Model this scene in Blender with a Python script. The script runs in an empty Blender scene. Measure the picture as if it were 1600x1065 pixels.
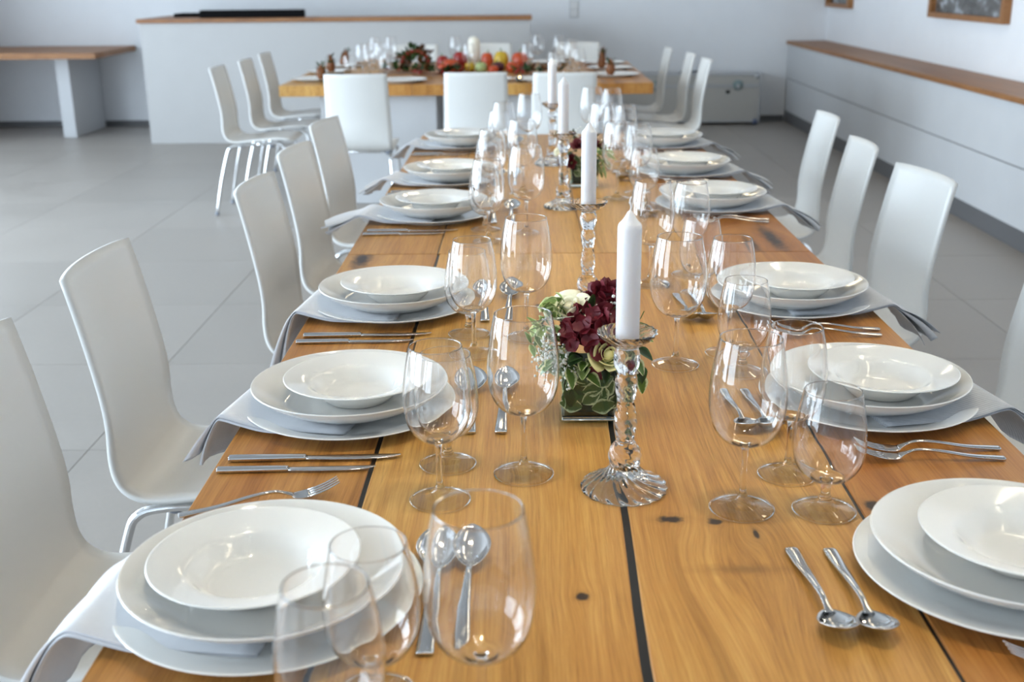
import bpy, bmesh, math, random
from mathutils import Vector, Matrix, Euler, noise
R = math.radians
random.seed(7)
sc = bpy.context.scene
COL = sc.collection

# ------------------------------------------------------------------ camera
cam_d = bpy.data.cameras.new('camera'); cam = bpy.data.objects.new('camera', cam_d); COL.objects.link(cam)
cam_d.sensor_width = 36.0; cam_d.lens = 40.05; cam_d.clip_start = 0.05; cam_d.clip_end = 100
right = Vector((0.99992158, 0.00855955, -0.0091414))
down = Vector((-0.00609316, -0.30520128, -0.95226837))
fwd = Vector((-0.01094095, 0.9522494, -0.30512519))
m3 = Matrix((right, -down, -fwd)).transposed()
cam.matrix_world = Matrix.Translation((0, 0, 1.38)) @ m3.to_4x4()
cam_d.dof.use_dof = True; cam_d.dof.focus_distance = 1.75; cam_d.dof.aperture_fstop = 5.6
sc.camera = cam

# ------------------------------------------------------------------ world, daylight, exposure
w = bpy.data.worlds.new('sky'); sc.world = w; w.use_nodes = True
bg = w.node_tree.nodes['Background']; bg.inputs[0].default_value = (0.72, 0.85, 1.0, 1); bg.inputs[1].default_value = 0.6

def window_light(name, loc, rot, sx, sy, power, col=(0.73, 0.87, 1.0)):
    l = bpy.data.lights.new(name, 'AREA'); l.shape = 'RECTANGLE'; l.size = sx; l.size_y = sy
    l.energy = power; l.color = col
    o = bpy.data.objects.new(name, l); COL.objects.link(o); o.location = loc; o.rotation_euler = rot
    return o
WIN_Y = [(-2.6, 0.2), (0.7, 3.5), (4.0, 6.8), (7.3, 10.1)]       # openings of the long window wall
for (a, b), pw in zip(WIN_Y, (218, 312, 335, 84)):
    window_light('daylight', (-5.28, (a + b) / 2, 1.45), (0, R(-90), 0), 2.75, b - a - 0.1, pw)
WIN_X = [(-4.6, -2.0), (-1.3, 1.3)]                               # openings behind the camera
for a, b in WIN_X:
    window_light('daylight', ((a + b) / 2, -3.48, 1.75), (R(90), 0, 0), b - a - 0.1, 2.1, 12)

vs = sc.view_settings
vs.view_transform = 'Standard'; vs.look = 'None'; vs.exposure = 0.0; vs.gamma = 1.0; vs.use_curve_mapping = False
sc.display_settings.display_device = 'sRGB'
cy = sc.cycles
cy.max_bounces = 16; cy.transmission_bounces = 16; cy.glossy_bounces = 4; cy.diffuse_bounces = 3
cy.transparent_max_bounces = 24; cy.sample_clamp_indirect = 0.0
cy.use_adaptive_sampling = True; cy.adaptive_threshold = 0.07

# ------------------------------------------------------------------ helpers
def lin(r, g, b):
    f = lambda c: (c / 255 / 12.92) if c / 255 <= 0.04045 else ((c / 255 + 0.055) / 1.055) ** 2.4
    return (f(r), f(g), f(b), 1.0)

MATS = {}
def mat(name, color=(0.8, 0.8, 0.8, 1), rough=0.5, metal=0.0, spec=0.5, trans=0.0, ior=1.5, coat=0.0, sheen=0.0, emit=None, estr=0.0, sss=0.0):
    m = bpy.data.materials.new(name); m.use_nodes = True
    b = m.node_tree.nodes['Principled BSDF']
    b.inputs['Base Color'].default_value = color
    b.inputs['Roughness'].default_value = rough
    b.inputs['Metallic'].default_value = metal
    b.inputs['Specular IOR Level'].default_value = spec
    b.inputs['Transmission Weight'].default_value = trans
    b.inputs['IOR'].default_value = ior
    b.inputs['Coat Weight'].default_value = coat
    b.inputs['Sheen Weight'].default_value = sheen
    if sss:
        b.inputs['Subsurface Weight'].default_value = sss
        b.inputs['Subsurface Radius'].default_value = (0.01, 0.008, 0.006)
    if emit:
        b.inputs['Emission Color'].default_value = emit; b.inputs['Emission Strength'].default_value = estr
    MATS[name] = m
    return m

class NT:
    """small helper for node trees"""
    def __init__(s, m): s.m = m; s.t = m.node_tree; s.b = s.t.nodes['Principled BSDF']
    def n(s, typ, **kw):
        nd = s.t.nodes.new(typ)
        for k, v in kw.items():
            if k == 'i':
                for kk, vv in v.items(): nd.inputs[kk].default_value = vv
            else: setattr(nd, k, v)
        return nd
    def l(s, a, b): s.t.links.new(a, b)
    def mathn(s, op, a, b=None, clamp=False):
        nd = s.t.nodes.new('ShaderNodeMath'); nd.operation = op; nd.use_clamp = clamp
        for i, v in enumerate((a, b)):
            if v is None: continue
            if isinstance(v, (int, float)): nd.inputs[i].default_value = v
            else: s.l(v, nd.inputs[i])
        return nd.outputs[0]
    def mix(s, fac, a, b, blend='MIX'):
        nd = s.t.nodes.new('ShaderNodeMix'); nd.data_type = 'RGBA'; nd.blend_type = blend
        for sock, v in ((nd.inputs[0], fac), (nd.inputs[6], a), (nd.inputs[7], b)):
            if isinstance(v, (int, float)): sock.default_value = v
            elif isinstance(v, tuple): sock.default_value = v
            else: s.l(v, sock)
        return nd.outputs[2]
    def coord(s, kind='Object', scale=(1, 1, 1), loc=(0, 0, 0)):
        tc = s.n('ShaderNodeTexCoord'); mp = s.n('ShaderNodeMapping')
        mp.inputs['Scale'].default_value = scale; mp.inputs['Location'].default_value = loc
        s.l(tc.outputs[kind], mp.inputs[0]); return mp.outputs[0]
    def noise(s, vec, scale=1, detail=3, rough=0.5, dist=0):
        nd = s.n('ShaderNodeTexNoise'); nd.inputs['Scale'].default_value = scale; nd.inputs['Detail'].default_value = detail
        nd.inputs['Roughness'].default_value = rough; nd.inputs['Distortion'].default_value = dist
        s.l(vec, nd.inputs['Vector']); return nd.outputs['Fac']
    def ramp(s, fac, stops):
        nd = s.n('ShaderNodeValToRGB'); e = nd.color_ramp.elements
        while len(e) < len(stops): e.new(0.5)
        for i, (p, c) in enumerate(stops): e[i].position = p; e[i].color = c
        s.l(fac, nd.inputs[0]); return nd.outputs[0]
    def bump(s, h, strength=0.2, dist=0.001):
        nd = s.n('ShaderNodeBump'); nd.inputs['Strength'].default_value = strength; nd.inputs['Distance'].default_value = dist
        s.l(h, nd.inputs['Height']); s.l(nd.outputs[0], s.b.inputs['Normal'])

def mesh(name, verts, faces, smooth=False, uvs=None):
    me = bpy.data.meshes.new(name); me.from_pydata([tuple(v) for v in verts], [], faces)
    if uvs:
        ul = me.uv_layers.new(name='uv')
        for lp in me.loops: ul.data[lp.index].uv = uvs[lp.vertex_index]
    if smooth: me.polygons.foreach_set('use_smooth', [True] * len(me.polygons))
    me.update(); return me

def obj(name, me, m=None, parent=None, loc=(0, 0, 0), rot=(0, 0, 0), scale=(1, 1, 1)):
    o = bpy.data.objects.new(name, me); COL.objects.link(o)
    if m is not None and me is not None and not me.materials: me.materials.append(MATS[m] if isinstance(m, str) else m)
    o.parent = parent; o.location = loc; o.rotation_euler = rot; o.scale = scale
    return o
def tag(o, label, cat, group=None):
    o['label'] = label; o['category'] = cat
    if group: o['group'] = group
    return o
def thing(name, label, cat, loc=(0, 0, 0), rz=0.0, group=None):
    o = bpy.data.objects.new(name, None); COL.objects.link(o); o.empty_display_size = 0.05
    o.location = loc; o.rotation_euler = (0, 0, rz)
    return tag(o, label, cat, group)
def struct(o): o['kind'] = 'structure'; return o
def copy_tree(o, parent=None):
    c = o.copy(); COL.objects.link(c); c.parent = parent
    for ch in list(o.children): copy_tree(ch, c)
    return c
def dup(o, label, loc, rz=0.0, scale=None):
    c = copy_tree(o); c['label'] = label; c.location = loc; c.rotation_euler = (0, 0, rz)
    if scale: c.scale = scale
    return c

def box_data(x0, x1, y0, y1, z0, z1):
    v = [(x, y, z) for z in (z0, z1) for y in (y0, y1) for x in (x0, x1)]
    f = [(0, 2, 3, 1), (4, 5, 7, 6), (0, 1, 5, 4), (2, 6, 7, 3), (0, 4, 6, 2), (1, 3, 7, 5)]
    return v, f
def box(x0, x1, y0, y1, z0, z1, bev=0.0, seg=2):
    v, f = box_data(x0, x1, y0, y1, z0, z1); me = mesh('box', v, f)
    if bev:
        bm = bmesh.new(); bm.from_mesh(me)
        bmesh.ops.bevel(bm, geom=bm.edges[:], offset=bev, segments=seg, affect='EDGES', profile=0.5)
        bm.to_mesh(me); bm.free()
    return me
def boxes(lst):
    V = []; F = []
    for b in lst:
        v, f = box_data(*b); n = len(V); V += v; F += [tuple(i + n for i in q) for q in f]
    return mesh('boxes', V, F)

def crom(pts, per=6):
    """Catmull-Rom through pts"""
    P = [Vector(p) for p in pts]; out = []
    for i in range(len(P) - 1):
        p0 = P[i - 1] if i else 2 * P[0] - P[1]
        p3 = P[i + 2] if i + 2 < len(P) else 2 * P[-1] - P[-2]
        p1, p2 = P[i], P[i + 1]
        for k in range(per):
            t = k / per
            out.append(0.5 * ((2 * p1) + (p2 - p0) * t + (2 * p0 - 5 * p1 + 4 * p2 - p3) * t * t + (3 * p1 - p0 - 3 * p2 + p3) * t ** 3))
    out.append(P[-1]); return out

def lathe(profile, seg=40, mod=None, smooth=True, name='lathe'):
    """profile [(r,z)], open where it does not touch the axis; mod(theta,r,z)->r"""
    V = []; F = []; rings = []
    for r, z in profile:
        if r < 1e-6: rings.append([len(V)]); V.append((0, 0, z))
        else:
            s = len(V); rings.append(list(range(s, s + seg)))
            for k in range(seg):
                t = 2 * math.pi * k / seg; rr = mod(t, r, z) if mod else r
                V.append((rr * math.cos(t), rr * math.sin(t), z))
    for a, b in zip(rings, rings[1:]):
        if len(a) == 1 and len(b) == 1: continue
        for k in range(seg):
            k2 = (k + 1) % seg
            if len(a) == 1: F.append((a[0], b[k2], b[k]))
            elif len(b) == 1: F.append((a[k], a[k2], b[0]))
            else: F.append((a[k], a[k2], b[k2], b[k]))
    return mesh(name, V, F, smooth)

def tube(pts, r, seg=10, caps=True, radii=None):
    P = [Vector(p) for p in pts]; V = []; F = []
    n = len(P); prev = None
    for i, p in enumerate(P):
        t = (P[min(i + 1, n - 1)] - P[max(i - 1, 0)]).normalized()
        if prev is None:
            a = Vector((0, 0, 1)) if abs(t.z) < 0.9 else Vector((1, 0, 0)); u = t.cross(a).normalized()
        else: u = (prev - t * prev.dot(t)).normalized()
        prev = u; v = t.cross(u); rr = radii[i] if radii else r
        for k in range(seg):
            a = 2 * math.pi * k / seg; V.append(p + (u * math.cos(a) + v * math.sin(a)) * rr)
    for i in range(n - 1):
        for k in range(seg):
            k2 = (k + 1) % seg; F.append((i * seg + k, i * seg + k2, (i + 1) * seg + k2, (i + 1) * seg + k))
    if caps: F.append(tuple(range(seg))[::-1]); F.append(tuple((n - 1) * seg + k for k in range(seg)))
    return mesh('tube', V, F, True)

def grid(fn, nu, nv, uv=False, smooth=True):
    V = [fn(i / (nu - 1), j / (nv - 1)) for i in range(nu) for j in range(nv)]
    F = [(i * nv + j, i * nv + j + 1, (i + 1) * nv + j + 1, (i + 1) * nv + j) for i in range(nu - 1) for j in range(nv - 1)]
    uvs = [(i / (nu - 1), j / (nv - 1)) for i in range(nu) for j in range(nv)] if uv else None
    return mesh('grid', V, F, smooth, uvs)
def solidify(o, t, off=0.0):
    md = o.modifiers.new('thickness', 'SOLIDIFY'); md.thickness = t; md.offset = off; return o
def joined(parts, smooth=True):
    """[(mesh, Matrix)] -> one mesh"""
    V = []; F = []
    for me, mx in parts:
        n = len(V); V += [mx @ v.co for v in me.vertices]; F += [tuple(i + n for i in p.vertices) for p in me.polygons]
    return mesh('joined', V, F, smooth)

# ------------------------------------------------------------------ materials
def plaster(name, c, rough=0.7):
    m = mat(name, c, rough, spec=0.3); t = NT(m)
    nz = t.noise(t.coord(), 6, 4)
    t.l(t.mix(nz, c, tuple(v * 0.94 for v in c[:3]) + (1,)), t.b.inputs['Base Color'])
    t.bump(t.noise(t.coord(), 180, 2), 0.05, 0.001)
plaster('wall_paint', (0.86, 0.875, 0.90, 1))
plaster('counter_white', (0.51, 0.505, 0.50, 1), 0.45)
plaster('ceiling_paint', (0.36, 0.36, 0.36, 1))
plaster('panel_white', (0.61, 0.62, 0.635, 1), 0.45)
mat('kick_grey', (0.13, 0.13, 0.135, 1), 0.5)

def floor_mat():
    m = mat('floor_tile', (0.33, 0.325, 0.32, 1), 0.42); t = NT(m)
    oi = t.n('ShaderNodeObjectInfo')
    v = t.n('ShaderNodeVectorMath', operation='ADD'); tc = t.n('ShaderNodeTexCoord')
    t.l(tc.outputs['Object'], v.inputs[0]); t.l(oi.outputs['Location'], v.inputs[1])
    a = t.noise(v.outputs[0], 2.2, 6, 0.6); b = t.noise(v.outputs[0], 40, 3)
    c = t.mix(a, (0.33, 0.30, 0.268, 1), (0.405, 0.37, 0.335, 1))
    c = t.mix(t.mathn('MULTIPLY', b, 0.25), c, (0.25, 0.245, 0.24, 1))
    hs = t.n('ShaderNodeHueSaturation'); t.l(c, hs.inputs['Color'])
    t.l(t.mathn('ADD', t.mathn('MULTIPLY', oi.outputs['Random'], 0.1), 0.95), hs.inputs['Value'])
    t.l(hs.outputs[0], t.b.inputs['Base Color'])
    t.l(t.mathn('ADD', t.mathn('MULTIPLY', a, 0.2), 0.3), t.b.inputs['Roughness'])
floor_mat()
mat('grout', (0.30, 0.275, 0.25, 1), 0.8)

def wood_mat(name, dark, mid, light, rough=0.36, knots=(), rot90=False):
    m = mat(name, mid, rough, spec=0.4); t = NT(m)
    at = t.n('ShaderNodeAttribute', attribute_type='OBJECT', attribute_name='tint')
    tint = at.outputs['Fac']
    at2 = t.n('ShaderNodeAttribute', attribute_type='OBJECT', attribute_name='grain_shift')
    tc = t.n('ShaderNodeTexCoord')
    cb = t.n('ShaderNodeCombineXYZ'); t.l(at2.outputs['Fac'], cb.inputs[0]); t.l(at2.outputs['Fac'], cb.inputs[1]); t.l(at2.outputs['Fac'], cb.inputs[2])
    add = t.n('ShaderNodeVectorMath', operation='ADD'); t.l(tc.outputs['Object'], add.inputs[0]); t.l(cb.outputs[0], add.inputs[1])
    def mp(s, src=add.outputs[0]):
        n = t.n('ShaderNodeMapping'); n.inputs['Scale'].default_value = s if not rot90 else (s[1], s[0], s[2])
        t.l(src, n.inputs[0]); return n.outputs[0]
    # knots bend the grain around them
    sep = t.n('ShaderNodeSeparateXYZ'); t.l(tc.outputs['Object'], sep.inputs[0])
    ktot = None; halo = None
    for kx, ky, rx, ry, *ks in knots:
        dx = t.mathn('DIVIDE', t.mathn('SUBTRACT', sep.outputs[0], kx), rx)
        dy = t.mathn('DIVIDE', t.mathn('SUBTRACT', sep.outputs[1], ky), ry)
        d = t.mathn('SQRT', t.mathn('ADD', t.mathn('MULTIPLY', dx, dx), t.mathn('MULTIPLY', dy, dy)))
        d = t.mathn('ADD', d, t.mathn('MULTIPLY', t.mathn('SUBTRACT', t.noise(mp((90, 90, 90)), 1, 2), 0.5), 1.3))
        k = t.mathn('MULTIPLY', t.mathn('SUBTRACT', 1.35, d, True), ks[0] if ks else 1.0)
        h = t.mathn('DIVIDE', 1.0, t.mathn('ADD', 1.0, t.mathn('MULTIPLY', t.mathn('MULTIPLY', d, d), 0.13)))
        ktot = k if ktot is None else t.mathn('MAXIMUM', ktot, k)
        halo = h if halo is None else t.mathn('MAXIMUM', halo, h)
    # the grain swerves around the knots
    wx = sep.outputs[0]
    for kx, ky, rx, ry, *ks in knots:
        ex = t.mathn('DIVIDE', t.mathn('SUBTRACT', sep.outputs[0], kx), max(rx, ry) * 2.2)
        ey = t.mathn('DIVIDE', t.mathn('SUBTRACT', sep.outputs[1], ky), max(rx, ry) * 4.0)
        g = t.mathn('POWER', 2.718, t.mathn('MULTIPLY', t.mathn('ADD', t.mathn('MULTIPLY', ex, ex), t.mathn('MULTIPLY', ey, ey)), -1.0))
        wx = t.mathn('SUBTRACT', wx, t.mathn('MULTIPLY', t.mathn('MULTIPLY', t.mathn('SUBTRACT', sep.outputs[0], kx), g), 0.62))
    wob = t.mathn('MULTIPLY', t.mathn('SUBTRACT', t.noise(mp((5, 1.6, 3)), 1, 2), 0.5), 0.03)
    cw = t.n('ShaderNodeCombineXYZ')
    if rot90:
        t.l(sep.outputs[0], cw.inputs[0]); t.l(t.mathn('ADD', sep.outputs[1], wob), cw.inputs[1])
    else:
        t.l(t.mathn('ADD', wx, wob), cw.inputs[0]); t.l(sep.outputs[1], cw.inputs[1])
    t.l(sep.outputs[2], cw.inputs[2])
    ad2 = t.n('ShaderNodeVectorMath', operation='ADD'); t.l(cw.outputs[0], ad2.inputs[0]); t.l(cb.outputs[0], ad2.inputs[1]); W = ad2.outputs[0]
    broad = t.noise(mp((9, .5, 3), W), 1, 3, 0.55)
    band = t.noise(mp((70, .9, 12), W), 1, 4, 0.62)
    fib = t.noise(mp((340, 9, 60), W), 1, 4, 0.7)
    pore = t.noise(mp((420, 9, 60), W), 1, 2, 0.5)
    v = t.mathn('ADD', t.mathn('ADD', t.mathn('MULTIPLY', broad, 0.24), t.mathn('MULTIPLY', band, 0.36)), t.mathn('MULTIPLY', fib, 0.40))
    col = t.ramp(v, [(0.36, dark), (0.49, mid), (0.63, light)])
    col = t.mix(t.mathn('MULTIPLY', t.mathn('SUBTRACT', pore, 0.60, True), 3.0, True), col, tuple(c * 0.62 for c in dark[:3]) + (1,))
    streak = t.noise(mp((24, .55, 6), W), 1, 3, 0.5)
    col = t.mix(t.mathn('MULTIPLY', t.mathn('SUBTRACT', streak, 0.60, True), 4.0, True), col, tuple(c * 0.72 for c in dark[:3]) + (1,))
    red = t.noise(mp((7, .45, 3), W), 1, 2, 0.5)
    col = t.mix(t.mathn('MULTIPLY', t.mathn('SUBTRACT', red, 0.48, True), 3.2, True), col, t.mix(1.0, col, (0.84, 0.70, 0.60, 1), 'MULTIPLY'))
    crack = t.noise(mp((60, 1.1, 6), W), 1, 1, 0.5)
    col = t.mix(t.mathn('MULTIPLY', t.mathn('SUBTRACT', crack, 0.81, True), 30, True), col, (0.05, 0.025, 0.012, 1))
    if halo is not None:
        col = t.mix(t.mathn('MULTIPLY', t.mathn('SUBTRACT', halo, 0.55, True), 1.1, True), col, tuple(c * 0.8 for c in dark[:3]) + (1,))
        col = t.mix(t.mathn('MULTIPLY', ktot, 1.8, True), col, (0.035, 0.018, 0.010, 1))
    # whole-plank tint (reddish heartwood planks)
    col = t.mix(tint, col, t.mix(1.0, col, (0.70, 0.50, 0.38, 1), 'MULTIPLY'))
    t.l(col, t.b.inputs['Base Color'])
    t.l(t.mathn('ADD', t.mathn('MULTIPLY', fib, 0.2), rough - 0.1), t.b.inputs['Roughness'])
    t.bump(t.mathn('ADD', fib, t.mathn('MULTIPLY', pore, 0.5)), 0.22, 0.0006)
OAK = (lin(160, 110, 48), lin(200, 149, 78), lin(222, 178, 104))
OAKD = (lin(118, 76, 42), lin(152, 104, 62), lin(172, 126, 82))
wood_mat('oak_near', *OAK, knots=[(0.175, 1.253, .014, .008), (0.229, 1.246, .008, .008), (0.060, 1.073, .006, .007), (0.272, 1.215, .003, .010), (0.245, 1.13, .035, .007, .12), (0.432, 1.287, .010, .014), (0.03, 2.2, .008, .008), (0.30, 2.35, .008, .02), (-.38, 2.60, .02, .08, .6)])
wood_mat('oak_far', *OAK, knots=[(0.62, 2.80, .018, .13, .6), (0.56, 2.74, .01, .09, .5), (-0.02, 3.9, .01, .01)])
wood_mat('oak_bench', *OAKD, rough=0.45)
wood_mat('oak_table_far', *OAK, rough=0.4)
wood_mat('oak_cross', *OAKD, rough=0.45, rot90=True)
mat('resin_dark', (0.012, 0.011, 0.010, 1), 0.35)

m = mat('porcelain', (0.86, 0.855, 0.825, 1), 0.10, spec=0.55, coat=0.2)
m = mat('lacquer_white', (0.76, 0.76, 0.735, 1), 0.33)
mat('chrome', (0.78, 0.79, 0.80, 1), 0.10, metal=1.0)
mat('steel', (0.66, 0.655, 0.65, 1), 0.12, metal=1.0)
mat('rubber_grey', (0.23, 0.25, 0.29, 1), 0.6)
mat('crystal', (1, 1, 1, 1), 0.0, trans=1.0, ior=1.45)
def thin_glass(name, tint=(0.985, 0.985, 0.985, 1), f0=0.045, solid=0.0):
    """blown glass wall: clear, mirror-like towards grazing angles; solid adds a share of true refraction"""
    m = bpy.data.materials.new(name); m.use_nodes = True; nt = m.node_tree; nt.nodes.clear(); MATS[name] = m
    N = lambda k: nt.nodes.new(k)
    out = N('ShaderNodeOutputMaterial'); tr = N('ShaderNodeBsdfTransparent'); gl = N('ShaderNodeBsdfGlossy'); mx = N('ShaderNodeMixShader')
    tr.inputs[0].default_value = tint; gl.inputs['Roughness'].default_value = 0.0; gl.inputs[0].default_value = (1, 1, 1, 1)
    lw = N('ShaderNodeLayerWeight'); lw.inputs[0].default_value = 0.5
    pw = N('ShaderNodeMath'); pw.operation = 'POWER'; pw.inputs[1].default_value = 4.5; nt.links.new(lw.outputs['Facing'], pw.inputs[0])
    ma = N('ShaderNodeMath'); ma.operation = 'MULTIPLY_ADD'; ma.inputs[1].default_value = 0.92 - f0; ma.inputs[2].default_value = f0; nt.links.new(pw.outputs[0], ma.inputs[0])
    nt.links.new(ma.outputs[0], mx.inputs[0]); nt.links.new(tr.outputs[0], mx.inputs[1]); nt.links.new(gl.outputs[0], mx.inputs[2])
    last = mx
    if solid:
        g = N('ShaderNodeBsdfGlass'); g.inputs['IOR'].default_value = 1.45; g.inputs['Roughness'].default_value = 0.0
        m2 = N('ShaderNodeMixShader'); m2.inputs[0].default_value = solid
        nt.links.new(mx.outputs[0], m2.inputs[1]); nt.links.new(g.outputs[0], m2.inputs[2]); last = m2
    nt.links.new(last.outputs[0], out.inputs[0])
thin_glass('foot_glass', f0=0.03)
thin_glass('vase_glass', (0.94, 0.975, 0.96, 1), 0.02)
mat('wax', (0.80, 0.79, 0.80, 1), 0.38, sss=0.25)
mat('wick', (0.75, 0.72, 0.68, 1), 0.8)
mat('black_plastic', (0.006, 0.006, 0.007, 1), 0.8, spec=0.1)
mat('frame_white', (0.75, 0.75, 0.75, 1), 0.5)

def linen(name, c1, c2, stripes=0.0):
    m = mat(name, c1, 0.85, spec=0.15, sheen=0.3); t = NT(m)
    wv = t.n('ShaderNodeTexWave', wave_type='BANDS', bands_direction='Y'); wv.inputs['Scale'].default_value = 55
    t.l(t.coord(), wv.inputs[0])
    wx = t.n('ShaderNodeTexWave', wave_type='BANDS', bands_direction='X'); wx.inputs['Scale'].default_value = 260
    t.l(t.coord(), wx.inputs[0])
    nz = t.noise(t.coord(), 130, 3)
    fac = t.mathn('ADD', t.mathn('MULTIPLY', wv.outputs['Fac'], stripes), t.mathn('MULTIPLY', nz, 0.45), True)
    t.l(t.mix(fac, c1, c2), t.b.inputs['Base Color'])
    t.bump(t.mathn('ADD', wx.outputs['Fac'], nz), 0.15, 0.0005)
linen('linen_blue', (0.80, 0.81, 0.84, 1), (0.68, 0.70, 0.75, 1))
linen('linen_stripe', (0.68, 0.69, 0.71, 1), (0.38, 0.40, 0.44, 1), 0.5)

def leaf_mat(name, inner, edge, lo=0.28, hi=0.42):
    m = mat(name, inner, 0.45, spec=0.35); t = NT(m)
    tc = t.n('ShaderNodeTexCoord'); sp = t.n('ShaderNodeSeparateXYZ'); t.l(tc.outputs['UV'], sp.inputs[0])
    d = t.mathn('ABSOLUTE', t.mathn('SUBTRACT', sp.outputs[1], 0.5))
    d = t.mathn('ADD', d, t.mathn('MULTIPLY', t.mathn('SUBTRACT', t.noise(t.coord('UV', (9, 5, 1)), 1, 3), 0.5), 0.35))
    mr = t.n('ShaderNodeMapRange'); mr.inputs[1].default_value = lo; mr.inputs[2].default_value = hi; t.l(d, mr.inputs[0])
    vein = t.noise(t.coord('UV', (3, 14, 1)), 1.5, 2)
    base = t.mix(vein, inner, tuple(c * 0.6 for c in inner[:3]) + (1,))
    t.l(t.mix(mr.outputs[0], base, edge), t.b.inputs['Base Color'])
leaf_mat('leaf_variegated', lin(104, 136, 58), lin(226, 228, 176))
leaf_mat('leaf_pale', lin(150, 172, 96), lin(222, 226, 168))
leaf_mat('leaf_dark', lin(44, 70, 34), lin(60, 92, 44))
leaf_mat('leaf_wet', lin(92, 114, 66), lin(206, 208, 166), 0.33, 0.43)
leaf_mat('leaf_autumn', lin(96, 60, 34), lin(126, 76, 40))
mat('petal_cream', lin(246, 242, 214), 0.55, sss=0.1)
mat('petal_yellow', lin(234, 226, 160), 0.55, sss=0.1)
m = mat('petal_burgundy', lin(108, 24, 42), 0.5); t = NT(m)
t.l(t.mix(t.noise(t.coord(), 90, 3), lin(70, 12, 24), lin(138, 36, 50)), t.b.inputs['Base Color'])
mat('blossom_white', lin(240, 240, 232), 0.6)
mat('stem_green', lin(96, 120, 60), 0.6)
mat('foam_green', (0.02, 0.03, 0.015, 1), 0.9)

# ------------------------------------------------------------------ the room
floor = struct(obj('floor', box(-5.3, 2.96, -3.5, 11.35, -0.12, -0.004), 'grout'))
TP = 0.82
x_lines = [-2.987 + TP * k for k in range(-2, 8)]
y_lines = [4.87 + TP * k for k in range(-10, 8)]
tile_me = {}
def tile_mesh(sx, sy):
    k = (round(sx, 3), round(sy, 3))
    if k not in tile_me: tile_me[k] = box(0.0015, sx - 0.0015, 0.0015, sy - 0.0015, -0.010, 0.0)
    return tile_me[k]
for x0 in [-5.3] + x_lines:
    x1 = min([x for x in x_lines + [2.92] if x > x0 + 0.01]); x0c = max(x0, -5.3)
    for y0 in [-3.5] + y_lines:
        nxt = [y for y in y_lines + [11.35] if y > y0 + 0.01]
        if not nxt or x1 <= x0c: continue
        obj('tile', tile_mesh(x1 - x0c, nxt[0] - y0), 'floor_tile', floor, (x0c, y0, 0))
struct(obj('ceiling', box(-5.5, 3.1, -3.7, 11.6, 3.2, 3.35), 'ceiling_paint'))
struct(obj('wall_back', box(-5.5, 3.1, 11.35, 11.55, -0.1, 3.2), 'wall_paint'))
struct(obj('wall_right', box(2.92, 3.12, -3.7, 11.35, -0.1, 3.2), 'wall_paint'))
def wall_with_openings(name, opens, z0, z1, horizontal):
    lo, hi = (-3.5, 11.35) if not horizontal else (-5.3, 2.92)
    segs = []; cur = lo
    for a, b in opens: segs.append((cur, a, 0, 3.2)); segs.append((a, b, 0, z0)); segs.append((a, b, z1, 3.2)); cur = b
    segs.append((cur, hi, 0, 3.2))
    if horizontal: return struct(obj(name, boxes([(a, b, -3.7, -3.5, p, q) for a, b, p, q in segs]), 'wall_paint'))
    return struct(obj(name, boxes([(-5.5, -5.3, a, b, p, q) for a, b, p, q in segs]), 'wall_paint'))
wall_with_openings('wall_left', WIN_Y, 0.04, 2.85, False)
wall_with_openings('wall_front', WIN_X, 0.65, 2.85, True)
k = 0
for a, b in WIN_Y:
    k += 1
    wdw = struct(obj('window_%d' % k, boxes([(-5.32, -5.24, a, b, .04, .11), (-5.32, -5.24, a, b, 2.78, 2.85), (-5.32, -5.24, a, a + .07, .11, 2.78), (-5.32, -5.24, b - .07, b, .11, 2.78)]), 'frame_white'))
    for f in (1 / 3, 2 / 3): obj('mullion', box(-5.3, -5.23, a + (b - a) * f - .03, a + (b - a) * f + .03, .11, 2.78), 'frame_white', wdw)
    obj('transom', box(-5.3, -5.23, a + .07, b - .07, 2.0, 2.05), 'frame_white', wdw)
for a, b in WIN_X:
    k += 1
    wdw = struct(obj('window_%d' % k, boxes([(a, b, -3.52, -3.44, .65, .72), (a, b, -3.52, -3.44, 2.78, 2.85), (a, a + .07, -3.52, -3.44, .72, 2.78), (b - .07, b, -3.52, -3.44, .72, 2.78)]), 'frame_white'))
    obj('mullion', box((a + b) / 2 - .03, (a + b) / 2 + .03, -3.5, -3.43, .72, 2.78), 'frame_white', wdw)
struct(obj('baseboard_back', box(-5.3, 2.55, 11.337, 11.35, 0, 0.055), 'kick_grey'))

# ceiling lamps (warm), out of the frame; their light and their reflections in plates and spoons
mat('lamp_warm', (1, 1, 1, 1), 0.5, emit=(1.0, 0.83, 0.56, 1), estr=14)
mat('lamp_housing', (0.6, 0.6, 0.6, 1), 0.5)
def strip_lamp(x, y, label):
    t_ = thing('ceiling_lamp', label, 'lamp', (x, y, 3.06), 0, 'strip lamps under the ceiling')
    obj('housing', box(-.06, .06, -.65, .65, .02, .14, .008), 'lamp_housing', t_)
    obj('diffuser', box(-.045, .045, -.63, .63, 0.0, .02), 'lamp_warm', t_)
for x, y, lb in [(-0.1, 6.8, 'warm ceiling strip lamp in front of the far table'), (-0.1, 8.8, 'warm ceiling strip lamp above the pumpkin centrepiece'), (1.5, 0.6, 'added warm fill lamp over the bench aisle, beside the camera'), (1.5, 2.6, 'added warm fill lamp over the bench aisle, beside the table joint'), (1.5, 4.6, 'added warm fill lamp over the bench aisle, beside the table end'), (1.5, 6.6, 'added warm fill lamp over the bench aisle, beside the far table')]:  # aisle lamps are added as warm fill on the window-side chair fronts
    strip_lamp(x, y, lb)
mat('lamp_spot', (1, 1, 1, 1), 0.5, emit=(1.0, 0.86, 0.62, 1), estr=560)
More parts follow.
